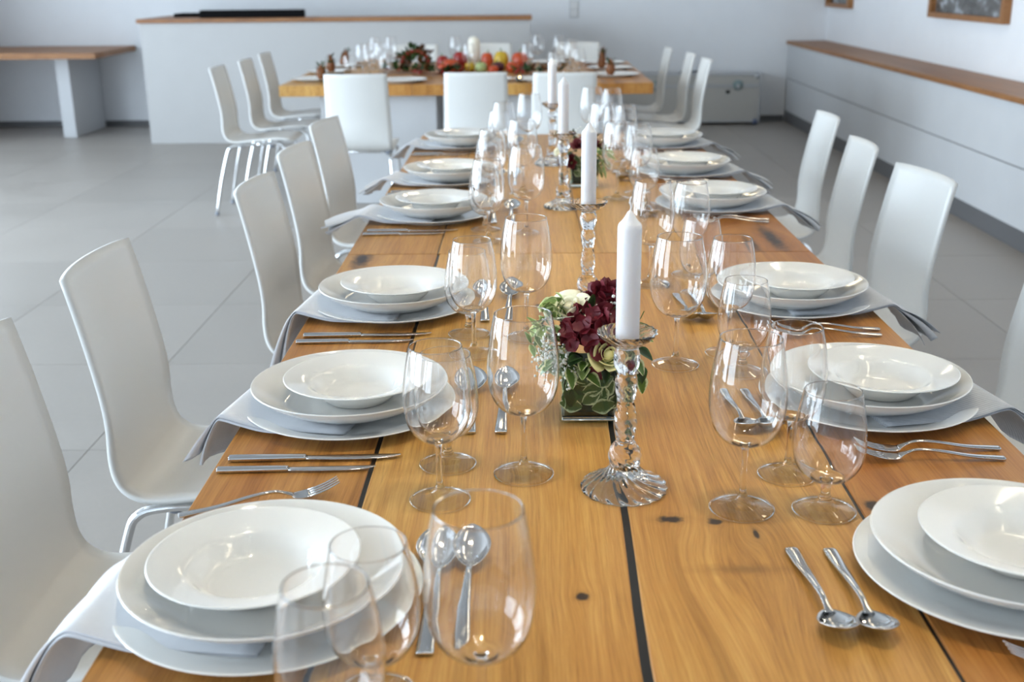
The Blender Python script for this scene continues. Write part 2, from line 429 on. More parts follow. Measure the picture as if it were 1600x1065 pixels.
for i, (x, y, lb) in enumerate([(-.12, 1.15, 'hanging spotlight above the nearest plates, window side'), (.38, 1.15, 'hanging spotlight above the nearest plates, bench side'), (-.12, 2.35, 'hanging spotlight above the table joint, window side'), (.38, 2.35, 'hanging spotlight above the table joint, bench side'), (-.12, 3.7, 'hanging spotlight above the rear flowers, window side'), (.38, 3.7, 'hanging spotlight above the rear flowers, bench side')]):
    t_ = thing('ceiling_spotlight', lb, 'lamp', (x, y, 2.92), 0, 'tube spotlights under the ceiling')
    obj('tube', lathe([(0, .28), (.06, .279), (.062, .275), (.062, 0), (.058, 0), (.058, .20), (0, .20)], 24), 'lamp_housing', t_)
    obj('bulb', lathe([(0, .170), (.03, .172), (.042, .178), (.042, .195), (0, .196)], 20), 'lamp_spot', t_)

# storage bench along the right wall
bt = thing('storage_bench', 'long white storage bench with oak top along the window-facing wall', 'bench', (2.739, 5.0, 0))
obj('bench_top', box(-.20, .18, -6.0, 6.34, .731, .762, .003), 'oak_bench', bt)
obj('upper_panel', box(-.18, .18, -6.0, 6.34, .416, .731), 'panel_white', bt)
obj('lower_panel', box(-.18, .18, -6.0, 6.34, .107, .409), 'panel_white', bt)
obj('groove', box(-.172, .18, -6.0, 6.34, .409, .416), 'kick_grey', bt)
obj('toe_kick', box(-.178, .18, -6.0, 6.34, 0.001, .107), 'kick_grey', bt)

# framed niches on the right wall
mat('niche_dark', (0.10, 0.095, 0.09, 1), 0.12)
m = mat('niche_picture', (0.1, 0.1, 0.1, 1), 0.15); t = NT(m)
t.l(t.ramp(t.noise(t.coord('Object', (7, 5, 9)), 1.5, 4, 0.6), [(0.35, (0.05, 0.045, 0.04, 1)), (0.55, (0.12, 0.115, 0.11, 1)), (0.72, (0.45, 0.48, 0.52, 1))]), t.b.inputs['Base Color'])
def niche(y0, y1, z0, z1, label):
    n_ = thing('wall_picture', label, 'picture', (2.92, (y0 + y1) / 2, z0)); L = (y1 - y0) / 2; h = z1 - z0
    obj('picture', box(-.010, -.002, -L + .03, L - .03, .02, h - .02), 'niche_picture', n_)
    obj('frame_bottom', box(-.05, -.001, -L, L, 0, .035, .002), 'oak_cross', n_)
    obj('frame_top', box(-.05, -.001, -L, L, h - .035, h, .002), 'oak_cross', n_)
    obj('frame_side', box(-.05, -.001, -L, -L + .05, .035, h - .035, .002), 'oak_cross', n_)
    obj('frame_side', box(-.05, -.001, L - .05, L, .035, h - .035, .002), 'oak_cross', n_)
niche(7.10, 8.43, 1.075, 1.75, 'oak framed dark picture on the wall above the bench, nearer one')
niche(10.5, 11.3, 1.075, 1.75, 'oak framed picture near the room corner above the bench')

# reception counter
cn = thing('reception_counter', 'white reception counter with thin oak top at the back wall', 'counter', (-1.6, 10.05, 0))
obj('front_panel', box(-1.67, 1.665, 0.0, .04, 0.001, 1.022, .002), 'counter_white', cn)
obj('side_panel', box(-1.67, -1.63, .04, .95, 0.001, 1.022), 'counter_white', cn)
obj('side_panel', box(1.625, 1.665, .04, .95, 0.001, 1.022), 'counter_white', cn)
obj('counter_top', box(-1.69, 1.68, -.02, .38, 1.022, 1.056, .003), 'oak_cross', cn)
obj('counter_top_return', box(-1.69, -1.3, .38, .95, 1.022, 1.056, .003), 'oak_cross', cn)
mo = thing('sound_bar', 'long black equipment box lying on the reception counter', 'equipment', (-2.35, 10.30, 1.0565))
obj('casing', box(-.45, .45, -.06, .06, 0, .062, .006), 'black_plastic', mo)
for sx in (-.3, .3): obj('foot', box(sx - .03, sx + .03, -.05, .05, -.0004, .004), 'rubber_grey', mo)
tr = thing('document_tray', 'small flat black tray at the counter corner', 'tray', (-2.98, 10.62, 1.0565))
obj('tray_base', box(-.12, .1, -.12, .12, 0, .008), 'black_plastic', tr)
for a in ((-.12, .1, -.12, -.114), (-.12, .1, .114, .12), (-.12, -.114, -.114, .114), (.094, .1, -.114, .114)): obj('tray_rim', box(*a, .008, .03), 'black_plastic', tr)

# side table on the left of the back wall
st = thing('wall_table', 'thick oak wall table on a white slab leg in the back corner', 'table', (-4.85, 10.78, 0))
def live_edge():
    V = []; F = []; n = 30; prof = []
    for i in range(n):
        yy = -.58 + 1.14 * i / (n - 1); prof.append((1.11 + .018 * noise.noise(Vector((yy * 4, 3, 0))) - .02 * (yy - .0), yy))
    for z in (.722, .772):
        for xx, yy in prof: V.append((xx, yy, z))
        for xx, yy in prof: V.append((-.44, yy, z))
    for i in range(n - 1):
        F += [(2 * n + i, 2 * n + i + 1, 3 * n + i + 1, 3 * n + i)[::-1], (i, i + 1, n + i + 1, n + i), (i, 2 * n + i, 2 * n + i + 1, i + 1)]
    F += [(0, n, 3 * n, 2 * n), (n - 1, 3 * n - 1, 4 * n - 1, 2 * n - 1), (n, 2 * n - 1, 4 * n - 1, 3 * n)]
    me = mesh('slab', V, F); bm = bmesh.new(); bm.from_mesh(me); bmesh.ops.recalc_face_normals(bm, faces=bm.faces[:]); bm.to_mesh(me); bm.free(); return me
obj('table_top', live_edge(), 'oak_cross', st)
obj('leg', box(.63, .75, -.27, .5, 0.001, .722, .003), 'panel_white', st)

# light switch
sw = thing('light_switch', 'double white light switch on the back wall', 'switch', (.493, 11.349, .99))
obj('plate', box(-.045, .045, -.008, 0, 0, .16, .003), 'panel_white', sw)
for z in (.008, .083): obj('rocker', box(-.036, .036, -.013, -.008, z, z + .068, .002), 'frame_white', sw)

# flight case
m = mat('case_alu', (0.50, 0.49, 0.46, 1), 0.42, metal=0.35)
mat('case_edge', (0.52, 0.53, 0.54, 1), 0.35, metal=0.7); mat('case_blue', (0.10, 0.13, 0.24, 1), 0.5); mat('case_latch', (0.25, 0.33, 0.33, 1), 0.4, metal=0.4)
fc = thing('flight_case', 'grey aluminium flight case standing against the back wall', 'case', (1.6, 11.06, 0))
obj('body', box(-.66, .66, 0, .27, .03, .36, .006), 'case_alu', fc)
ld = obj('lid', box(-.66, .66, 0, .27, .368, .475, .008), 'case_alu', fc)
for z0, z1 in ((.350, .366), (.367, .382), (.462, .478), (.024, .042)): obj('edge_rail', box(-.664, .664, -.006, .274, z0, z1, .003), 'case_edge', fc)
for x in (-.655, .645): obj('corner_rail', box(x, x + .016, -.007, .006, .03, .47, .002), 'case_edge', fc)
for x in (-.34, .44):
    lt = obj('latch', lathe([(0, .012), (.04, .012), (.048, .006), (.048, 0)], 20), 'case_latch', fc, (x, -.006, .375), (R(90), 0, 0))
    obj('latch_lever', box(-.016, .016, -.03, .005, .0, .018, .002), 'case_edge', lt, (0, 0, .006))
obj('name_plate', box(.33, .368, -.003, .0, .295, .325), 'black_plastic', fc)
for x in (-.64, .60):
    obj('corner_ball', lathe([(0, 0), (.02, .004), (.034, .018), (.03, .05), (.0, .06)], 14), 'case_blue', fc, (x + .02, .02, .003))
    obj('corner_cap', lathe([(0, 0), (.02, .004), (.034, .018), (.03, .05), (.0, .06)], 14), 'case_edge', fc, (x + .02, .02, .425))
obj('handle', tube([(-.10, .10, .476), (-.09, .10, .495), (.09, .10, .495), (.10, .10, .476)], .006), 'black_plastic', fc)

# ------------------------------------------------------------------ dining tables
TOP = 0.75
def plank(parent, base, fl, fr, y0, y1, m, tint, shift, z0=.685, z1=TOP):
    """one plank between two edge lines fl(y), fr(y) (room coordinates)"""
    n = 22; V = []; F = []; b = .0015
    ring = lambda y, s: [(fl(y), z0), (fr(y), z0), (fr(y), z1 - b), (fr(y) - b, z1), (fl(y) + b, z1), (fl(y), z1 - b)]
    for i in range(n):
        y = y0 + (y1 - y0) * i / (n - 1); V += [(x, y, z) for x, z in ring(y, i)]
    for i in range(n - 1):
        for k in range(6): F.append((i * 6 + k, (i + 1) * 6 + k, (i + 1) * 6 + (k + 1) % 6, i * 6 + (k + 1) % 6)[::-1])
    F.append(tuple(range(6))); F.append(tuple((n - 1) * 6 + k for k in range(6))[::-1])
    me = mesh('plank', V, F); bm = bmesh.new(); bm.from_mesh(me); bmesh.ops.recalc_face_normals(bm, faces=bm.faces[:]); bm.to_mesh(me); bm.free()
    o = obj('plank', me, m, parent, (-base[0], -base[1], 0)); o['tint'] = tint; o['grain_shift'] = shift
    return o
def seam_fn(pts, wob=0.0, seed=0):
    def f(y):
        for (ya, xa), (yb, xb) in zip(pts, pts[1:]):
            if y <= yb: break
        t_ = (y - ya) / (yb - ya); return xa + (xb - xa) * t_ + wob * noise.noise(Vector((seed, y * 6, 0)))
    return f
def slab_leg(t_, x0, x1, y0, y1, z=.685): obj('leg', box(x0, x1, y0, y1, 0.001, z, .003), 'panel_white', t_)
XL, XR = -.421, .683
def dining_table(base, y0, y1, seams, tints, m, label, sh):
    t_ = thing('dining_table', label, 'table', (base[0], base[1], 0), 0, 'oak plank tables joined end to end')
    fns = [(seam_fn(p, wob, i * 3 + sh), hw) for i, (p, hw, wob) in enumerate(seams)]
    lefts = [lambda y: XL] + [(lambda y, f=f, h=h: f(y) + h(y)) for f, h in fns]
    rights = [(lambda y, f=f, h=h: f(y) - h(y)) for f, h in fns] + [lambda y: XR]
    for i, (a, b) in enumerate(zip(lefts, rights)): plank(t_, base, a, b, y0, y1, m, tints[i], sh + i * 3.7)
    for f, h in fns:
        g = plank(t_, base, lambda y: f(y) - .012, lambda y: f(y) + .012, y0 + .002, y1 - .002, 'resin_dark', 0, 0, .690, TOP - .0022)
        g.name = 'resin_joint'
    slab_leg(t_, -.2 - .131, .2, y0 + .3 - base[1], y0 + .42 - base[1]); slab_leg(t_, -.2 - .131, .2, y1 - .42 - base[1], y1 - .3 - base[1])
    return t_
seams1 = [([(0.5, -.209), (1.3, -.208), (2.7, -.203)], lambda y: .0032, .001),
          ([(0.5, .108), (.92, .115), (1.27, .121), (2.7, .153)], lambda y: max(.0016, .0052 - .0022 * (y - .9)), .002),
          ([(0.5, .404), (1.3, .412), (2.7, .42)], lambda y: .0021, .001)]
dining_table((.131, 1.6), .55, 2.648, seams1, [.45, .0, .12, .8], 'oak_near', 'oak plank dining table with dark resin joints, nearest the camera', 1.3)
seams2 = [([(2.6, -.206), (4.9, -.2)], lambda y: .0016, .001), ([(2.6, .150), (4.9, .14)], lambda y: .001, .001), ([(2.6, .43), (4.9, .42)], lambda y: .001, .001)]
dining_table((.131, 3.7), 2.652, 4.785, seams2, [.25, .05, .05, .95], 'oak_far', 'oak plank dining table continuing behind the nearest one', 9.1)

# ------------------------------------------------------------------ chairs
EDGE = [(-.052, .872), (-.031, .78), (-.008, .66), (0, .59), (-.001, .53), (.004, .487), (.021, .458), (.055, .4425), (.11, .4425), (.2, .452), (.3, .459), (.375, .4565), (.41, .442)]
def chair_shell():
    prof = crom([(x, 0, z) for x, z in EDGE], 4); n = len(prof); nv = 13
    def fn(u, v):
        i = u * (n - 1); i0 = min(int(round(i)), n - 1); p = prof[i0]
        s = 2 * v - 1
        back = max(0.0, min(1.0, (p.z - .455) / .12)) if i0 < n * .55 else 0
        hw = (.174 + (.186 - .174) * min(1, u / .35)) if u < .62 else .186 - .006 * ((u - .62) / .38) ** 2
        if u > .9: hw -= .02 * ((u - .9) / .1) ** 2
        z = p.z; x = p.x - .024 * (1 - s * s) * back
        if i0 < n * .55: z = z - .002 * abs(s) ** 11 * max(0, 1 - u * 9)
        seat = max(0.0, min(1.0, (u - .5) / .12)); z -= .006 * (1 - s * s) * seat
        return (x, hw * s, z)
    return grid(fn, n, nv)
SHELL = chair_shell()
def leg_path(front, s):
    y = s * .165
    if front: return crom([(.19, y, .425), (.30, y, .432), (.345, y + s * .004, .418), (.362, y + s * .008, .375), (.385, y + s * .02, .2), (.405, y + s * .03, .006)], 5)
    return crom([(.19, y, .425), (.075, y, .418), (.03, y + s * .004, .403), (.008, y + s * .008, .36), (-.035, y + s * .02, .2), (-.075, y + s * .03, .006)], 5)
LEGS = [(f, s, tube(leg_path(f, s), .0095, 10)) for f in (0, 1) for s in (-1, 1)]
GLIDE = lathe([(0, 0), (.011, 0), (.012, .006), (.012, .02), (0, .021)], 12)
BUMP = lathe([(0, -.034), (.012, -.034), (.018, -.028), (.019, 0)], 14)
CROSS = {x: tube([(x, -.163, .422), (x, .163, .422)], .007, 8) for x in (.10, .29)}
def make_chair():
    c = thing('side_chair', 'x', 'chair', group='white moulded shell chairs')
    solidify(obj('seat_shell', SHELL, 'lacquer_white', c), .011, 0)
    for f, s, me in LEGS:
        l = obj('leg', me, 'chrome', c)
        p = leg_path(f, s)[-1]; obj('foot_glide', GLIDE, 'rubber_grey', l, (p.x, p.y, 0.0005))
    for x, me in CROSS.items(): obj('crossbar', me, 'chrome', c)
    for x in (.10, .28):
        for s in (-1, 1): obj('seat_pad', BUMP, 'rubber_grey', c, (x, s * .150, .438))
    return c
chair0 = None
def chair(x, y, rz, label):
    """x,y: foot of the backrest, rz: direction the sitter faces (0 = +x)"""
    global chair0
    if chair0 is None: c = chair0 = make_chair(); c.location = (x, y, 0); c.rotation_euler = (0, 0, R(rz)); c['label'] = label
    else: c = dup(chair0, label, (x, y, 0), R(rz))
    return c
for x, y, a, lb in [
    (-.768, 1.555, 0, 'white shell chair at the photo edge, lower corner, seat beside the nearest napkin'),
    (-.772, 2.135, 0, 'white shell chair with whole back and chrome rear leg showing beside the second napkin'),
    (-.655, 2.975, -3, 'white shell chair on the window side, third from the camera'),
    (-.668, 3.585, -5, 'white shell chair on the window side, fourth from the camera'),
    (-.69, 4.28, -7, 'white shell chair on the window side, last one of the long table'),
    (1.035, 2.16, 180, 'white shell chair cut off by the right photo edge'),
    (1.022, 3.04, 186.5, 'white shell chair with broad bright back, bench side, nearest fully visible'),
    (1.018, 3.615, 177, 'white shell chair on the bench side, middle of the three behind'),
    (1.093, 4.345, 178, 'white shell chair on the bench side, farthest of the long table')]:
    chair(x, y, a, lb)
for x, y, a, lb in [
    (-1.80, 7.06, 0, 'white shell chair at the far table end, nearest of three in profile, window side'),
    (-1.77, 7.66, 0, 'white shell chair at the far table end, middle of three in profile, window side'),
    (-1.785, 8.32, 0, 'white shell chair at the far table end, rearmost of three in profile, window side'),
    (1.10, 7.35, 180, 'white shell chair at the far table end, nearest in profile, bench side'),
    (1.075, 7.88, 180, 'white shell chair at the far table end, middle in profile, bench side'),
    (.995, 8.46, 180, 'white shell chair at the far table end, rearmost in profile, bench side'),
    (-.925, 6.48, 90, 'white chair back facing the camera before the far table, one with visible legs'),
    (-.263, 6.53, 90, 'white chair back facing the camera, in front of the pumpkins'),
    (.232, 6.48, 90, 'white chair back facing the camera, behind the distant candles'),
    (-.84, 9.18, -90, 'white chair behind the far table, beside the leaf wreath'),
    (-.262, 9.26, -90, 'white chair behind the far table, beside the thick pillar candle'),
    (.44, 9.30, -90, 'white chair behind the far table, farthest towards the bench wall')]:
    chair(x, y, a, lb)

# ------------------------------------------------------------------ tableware meshes
def prof2(pts, per=5): return [(max(p.x, 0), p.z) for p in crom([(r, 0, z) for r, z in pts], per)]
CHARGER = lathe([(0, .003), (.1, .003)] + prof2([(.103, 0), (.108, 0), (.113, .004), (.14, .0115), (.158, .0168), (.161, .0182), (.1605, .0192), (.158, .0192), (.14, .0148), (.118, .0088), (.1, .0065)], 3) + [(.05, .006), (0, .006)], 72)
PLATE = lathe([(0, .003), (.08, .003)] + prof2([(.083, 0), (.088, 0), (.093, .003), (.112, .0105), (.134, .0235), (.1455, .033), (.1478, .0352), (.1475, .0362), (.1455, .0362), (.132, .0275), (.112, .0155), (.095, .0075), (.08, .006)], 3) + [(.04, .0055), (0, .0055)], 72)
BOWL = lathe([(0, .002), (.042, .002)] + prof2([(.045, 0), (.05, 0), (.054, .003), (.066, .0145), (.076, .0275), (.087, .0335), (.108, .0405), (.1168, .0436), (.118, .0447), (.1172, .0457), (.115, .0456), (.1, .0415), (.084, .0362), (.0745, .0305), (.064, .0175), (.054, .0085), (.04, .0055)], 3) + [(.02, .005), (0, .005)], 72)

def stemware(name, foot, stem, bowl_out, floor_z, seg=48, wall=.0007):
    full = prof2(foot, 5); st = prof2(stem, 6); bo = prof2(bowl_out, 6)
    # inner wall: the outer one moved in, thickening into the solid bottom
    inn = []
    for r, z in reversed(bo[:-1]):
        k = max(0.0, min(1.0, (z - bo[0][1]) / .03)); rr = r - wall - (1 - k) * .001
        zz = max(z, floor_z + .0012 * (rr / .02) ** 2) if k < 1 else z
        if rr < .003: break
        if inn and zz >= inn[-1][1] - 1e-5 and k < 1: continue
        inn.append((rr, zz))
    r0, z0 = inn[-1]
    inn += [(r0 * f, floor_z + (z0 - floor_z) * f * f) for f in (.75, .5, .25)] + [(0, floor_z)]
    rim_r = full[-1][0]
    ring = [(p[0], p[1]) for p in full if p[0] > rim_r and p[0] > foot[1][0] * .95]
    disc_b = [(0, 0.0002), (ring[0][0], 0.0002)]; disc_t = [p for p in full if p[0] <= ring[-1][0] and p[1] >= ring[-1][1] - 1e-6]
    return (name, lathe(disc_b, seg), lathe(disc_t, seg), lathe(ring, seg), lathe(st, 32), lathe(bo + inn, seg))
FOOT = lambda r, h, rs: [(r * .6, .0), (r - .002, .0), (r, .0008), (r - .0005, .0022), (r * .78, .0038), (r * .5, .0066)]
DOME = lambda r, h, rs: [(r * .5, .0066), (r * .36, .0088), (r * .24, .0125), (rs + .002, .018), (rs, h)]
T_BIG = stemware('wine_glass', FOOT(.0397, .026, .0042), DOME(.0397, .026, .0042) + [(.0036, .045), (.0037, .068), (.0045, .081), (.0065, .0855)],
    [(.0065, .0855), (.0150, .0872), (.0275, .0935), (.0378, .1050), (.0440, .1215), (.0467, .1420), (.0461, .1650), (.0426, .1925), (.0374, .2195), (.0371, .2207), (.0364, .2211)],
    .0880)
T_MID = stemware('wine_glass', FOOT(.0383, .025, .0042), DOME(.0383, .025, .0042) + [(.0035, .042), (.0036, .062), (.0044, .075), (.0064, .0795)],
    [(.0064, .0795), (.0140, .0812), (.0250, .0868), (.0342, .0975), (.0397, .1125), (.0419, .1310), (.0412, .1530), (.0380, .178), (.0329, .2025), (.0326, .2036), (.032, .204)],
    .0818)
T_GOB = stemware('water_goblet', FOOT(.0385, .022, .0062), DOME(.0385, .022, .0062) + [(.0056, .03), (.0068, .0375), (.0085, .0405)],
    [(.0085, .0405), (.018, .0425), (.0300, .0500), (.0388, .0630), (.0430, .0790), (.0436, .0930), (.0422, .113), (.0385, .1355), (.0345, .1553), (.0342, .1566), (.0336, .157)],
    .0432)
first_glass = {}
def glass(T, x, y, z, label, grp):
    if id(T) not in first_glass:
        g = thing(T[0], label, 'glass', (x, y, z), 0, grp); first_glass[id(T)] = g
        f_ = obj('foot', T[2], 'foot_glass', g); obj('foot_rim', T[3], 'crystal', f_); obj('stem', T[4], 'crystal', g); obj('bowl', T[5], 'crystal', g)
        return g
    g = dup(first_glass[id(T)], label, (x, y, z), random.uniform(0, 6)); g['group'] = grp; return g

def loft(sections):
    """sections: list of rings (same count) -> closed mesh"""
    V = []; F = []; n = len(sections[0])
    for s in sections: V += s
    for i in range(len(sections) - 1):
        for k in range(n): F.append((i * n + k, i * n + (k + 1) % n, (i + 1) * n + (k + 1) % n, (i + 1) * n + k))
    F.append(tuple(range(n))[::-1]); F.append(tuple((len(sections) - 1) * n + k for k in range(n)))
    me = mesh('loft', V, F, True); bm = bmesh.new(); bm.from_mesh(me); bmesh.ops.recalc_face_normals(bm, faces=bm.faces[:]); bm.to_mesh(me); bm.free(); return me
def oval(y, z, wx, tz, p=3.0, n=12):
    out = []
    for k in range(n):
        a = 2 * math.pi * (k + .5) / n; c, s = math.cos(a), math.sin(a)
        out.append((wx / 2 * math.copysign(abs(c) ** (2 / p), c), y, z + tz / 2 * math.copysign(abs(s) ** (2 / p), s)))
    return out
def handle(pts): # (y,z,width,thick)
    P = crom([(w_, y, z) for y, z, w_, t_ in pts], 5); T_ = crom([(t_, 0, 0) for *_, t_ in pts], 5)
    return loft([oval(p.y, p.z, p.x, q.x) for p, q in zip(P, T_)])
SP_H = handle([(0, .0036, .0150, .0046), (.006, .0038, .0170, .0056), (.04, .0055, .0145, .005), (.08, .0098, .0108, .0046), (.12, .0125, .0074, .0046), (.142, .0104, .0072, .0030), (.152, .0092, .0110, .0014)])
def spoon_bowl():
    def fn(u, v):
        s = 2 * v - 1; a = math.pi * u
        hw = .0208 * (math.sin(a) ** .62) * (1 + .12 * math.cos(a) * -1)
        hw = max(hw, .0012); y = .145 + .062 * u
        dep = .0098 * (math.sin(a) ** .7) * (1 - s * s)
        return (hw * s, y, .0090 + .0155 * u - .0022 * u * (1 - u) * 2 - dep * 1.22)
    return grid(fn, 19, 11)
SP_B = spoon_bowl()
FK_H = handle([(0, .003, .0115, .0038), (.008, .0032, .0118, .0042), (.045, .0060, .0088, .004), (.09, .0135, .0064, .004), (.118, .0150, .0052, .004), (.132, .0112, .0075, .003), (.142, .0072, .0150, .002)])
def fork_head():
    zc = lambda y: .0058 + 9.5 * max(0, y - .148) ** 2 * .55 + (.0014 if y < .142 else 0)
    parts = []
    parts.append((loft([oval(y, zc(y), w_, .0018, 4) for y, w_ in ((.139, .012), (.144, .019), (.150, .0232), (.158, .0242), (.163, .0242))]), Matrix()))
    for k in range(4):
        x = (k - 1.5) * .0064
        me = loft([[(px + x * (1 - .05 * (y - .16) / .04), py, pz) for px, py, pz in oval(y, zc(y), w_, .0017, 4, 8)] for y, w_ in ((.161, .0048), (.172, .0042), (.184, .0036), (.194, .0028), (.199, .0014))])
        parts.append((me, Matrix()))
    return joined(parts)
FK_B = fork_head()
KN_H = handle([(0, .0042, .0125, .0066), (.003, .0042, .0140, .0080), (.05, .0042, .0130, .0078), (.098, .0042, .0118, .0074), (.104, .0040, .0112, .0052)])
KN_B = loft([[(px + ox, py, pz) for px, py, pz in oval(y, .0036, w_, t_, 2.2, 10)] for y, w_, t_, ox in ((.102, .0110, .0045, 0), (.112, .0125, .0028, .0004), (.14, .0160, .0020, .001), (.18, .0165, .0018, .001), (.205, .0150, .0016, 0), (.222, .0105, .0014, -.002), (.233, .0030, .0011, -.005))])
first_cut = {}
def cutlery(kind, x, y, rz, label, z=TOP + .0006, s=1.0):
    hm, bm_, bn = {'spoon': (SP_H, SP_B, 'spoon_bowl'), 'fork': (FK_H, FK_B, 'tines'), 'knife': (KN_H, KN_B, 'blade')}[kind]
    if kind not in first_cut:
        c = thing('table_' + kind, label, kind, (x, y, z), R(rz), 'steel %s on the tables' % (kind + 's' if kind != 'knife' else 'knives')); first_cut[kind] = c
        obj('handle', hm, 'steel', c); o = obj(bn, bm_, 'steel', c)
        if kind == 'spoon': solidify(o, .0012, -1)
        c.scale = (s, s, s); return c
    return dup(first_cut[kind], label, (x, y, z), R(rz), (s, s, s))

def napkin_mesh(seed, w=.165, hang=1.0, out=1.0):
    """folded cloth: u runs from under the plate outwards over the table edge (local +x), v is the zig-zag fold"""
    path = crom([(-.02, 0, .0077), (.05, 0, .0077), (.10, 0, .0082), (.135, 0, .0148), (.162, 0, .0212), (.165 + .014 * out, 0, .0195), (.165 + .036 * out, 0, .004), (.165 + .062 * out, 0, -.028 * hang), (.165 + .082 * out, 0, -.064 * hang), (.165 + .096 * out, 0, -.1 * hang)], 4)
    rnd = random.Random(seed); n = len(path); L = 4; per = 9; V = []
    offs = [(rnd.uniform(-.004, .004), rnd.uniform(-.004, .006)) for _ in range(L)]
    endc = [rnd.uniform(0, .018) for _ in range(L)]
    for i, p in enumerate(path):
        a = path[max(i - 1, 0)]; b = path[min(i + 1, n - 1)]; t_ = (b - a).normalized(); nr = Vector((-t_.z, 0, t_.x))
        f = max(0, (i / (n - 1) - .62) / .38)                         # 0 on the plate .. 1 at the hanging end
        for k in range(L):
            for j in range(per):
                v = j / (per - 1); v = v if k % 2 == 0 else 1 - v
                y = (v - .5) * w * (1 + .04 * f) + (offs[k][0] * (1 - v) + offs[k][1] * v)
                gap = .0016 + f * (.0045 + .006 * (1 - v))
                zz = k * gap + .0016 * f * math.sin(v * 9 + seed + k) * 3
                q = p + nr * zz - t_ * (endc[k] + .03 * f * (v - .3) * (1 if seed % 2 else .6)) * f
                V.append((q.x, y + f * .03 * (k - 1.5) * .22, q.z))
    m_ = L * per
    F = [(i * m_ + j, (i + 1) * m_ + j, (i + 1) * m_ + j + 1, i * m_ + j + 1) for i in range(n - 1) for j in range(m_ - 1)]
    return mesh('napkin', V, F, True)

ORD = ['nearest', 'second', 'third', 'fourth', 'fifth', 'farthest']
CX_L, CX_R = -.258, .523
LY = [1.063, 1.622, 2.183, 3.083, 3.643, 4.43]
RY = [1.112, 1.640, 2.196, 3.190, 3.760, 4.385]
NAP_L = [(.160, 1.0, .72), (.158, .75, .48), (.158, 1.15, .45), (.155, .45, 1.2), (.155, .45, .8), (.155, .6, .7)]
NAP_R = [(.155, 1, .8), (.155, .8, .9), (.155, .6, .8), (.155, .55, .95), (.155, .5, .95), (.155, .5, .95)]      # width, drop, reach past the edge
def setting(side, k):
    y = LY[k] if side == 'L' else RY[k]; x = CX_L + (-.012, -.005, 0, .012, .022, .022)[k] if side == 'L' else CX_R + (0, 0, .004, .012, .006, .01)[k]
    pl = '%s place setting on the %s side' % (ORD[k], 'left' if side == 'L' else 'right')
    r = random.Random(k * 7 + (side == 'R')); j = lambda a: r.uniform(-a, a)
    o = obj('charger_plate', CHARGER, 'porcelain', None, (x, y, TOP + .0006)); tag(o, 'wide flat white charger plate under the %s' % pl, 'plate', 'white charger plates')
    na = obj('napkin', napkin_mesh(k + (10 if side == 'R' else 0), *((NAP_L if side == 'L' else NAP_R)[k])), 'linen_blue' if side == 'L' else 'linen_stripe', None, (min(x, CX_L) if side == 'L' else x, y - .038 + j(.005), TOP), (0, 0, R(172 + j(3)) if side == 'L' else R(8 + j(3))))
    solidify(na, .0009, 0); tag(na, 'folded %s linen napkin over the table edge, %s' % ('pale blue' if side == 'L' else 'grey', pl), 'napkin', 'linen napkins between the plates')
    bx = (-.012, .010, .006, .006, .006, .006)[k] if side == 'L' else (.014, .020, .014, .010, .010, .010)[k]
    o = obj('dinner_plate', PLATE, 'porcelain', None, (x + j(.002), y - .006 + j(.002), TOP + .0165)); tag(o, 'glossy white deep-rimmed dinner plate, middle of the stack, %s' % pl, 'plate', 'white dinner plates')
    o = obj('soup_bowl', BOWL, 'porcelain', None, (x + bx, y - .004 + j(.002), TOP + .0226), (0, 0, 0), (.93, .93, .84)); tag(o, 'white wide-rimmed soup bowl topping the %s' % pl, 'bowl', 'white soup bowls')
for k in range(6): setting('L', k); setting('R', k)

# glasses: (big, mid, goblet) positions per setting
GL = [((-.038, .831), (-.148, .742), (-.138, .895)), ((-.002, 1.386), (-.108, 1.309), (-.105, 1.42)), ((.004, 1.987), (-.088, 1.891), (-.102, 2.008)),
      ((.007, 2.875), (-.088, 2.778), (-.099, 2.916)), ((-.003, 3.421), (-.092, 3.339), (-.104, 3.47)), ((.022, 4.206), (-.070, 4.092), (-.088, 4.235))]
GR = [((.267, 1.28), (.345, 1.38), (.367, 1.274)), ((.255, 1.827), (.353, 1.887), (.360, 1.79)), ((.269, 2.358), (.361, 2.436), (.362, 2.279)),
      ((.276, 3.335), (.345, 3.43), (.345, 3.25)), ((.266, 3.86), (.35, 3.955), (.335, 3.80)), ((.263, 4.432), (.35, 4.56), (.345, 4.37))]
for side, G in (('left', GL), ('right', GR)):
    for k, (b, m_, g) in enumerate(G):
        pl = '%s place setting, %s side' % (ORD[k], side)
        glass(T_BIG, b[0], b[1], TOP + .0005, 'tallest wine glass of the %s, towards the table centre' % pl, 'large wine glasses')
        glass(T_MID, m_[0], m_[1], TOP + .0005, 'slimmer wine glass of the %s' % pl, 'small wine glasses')
        glass(T_GOB, g[0], g[1], TOP + .0005, 'short-stemmed water goblet of the %s' % pl, 'water goblets')

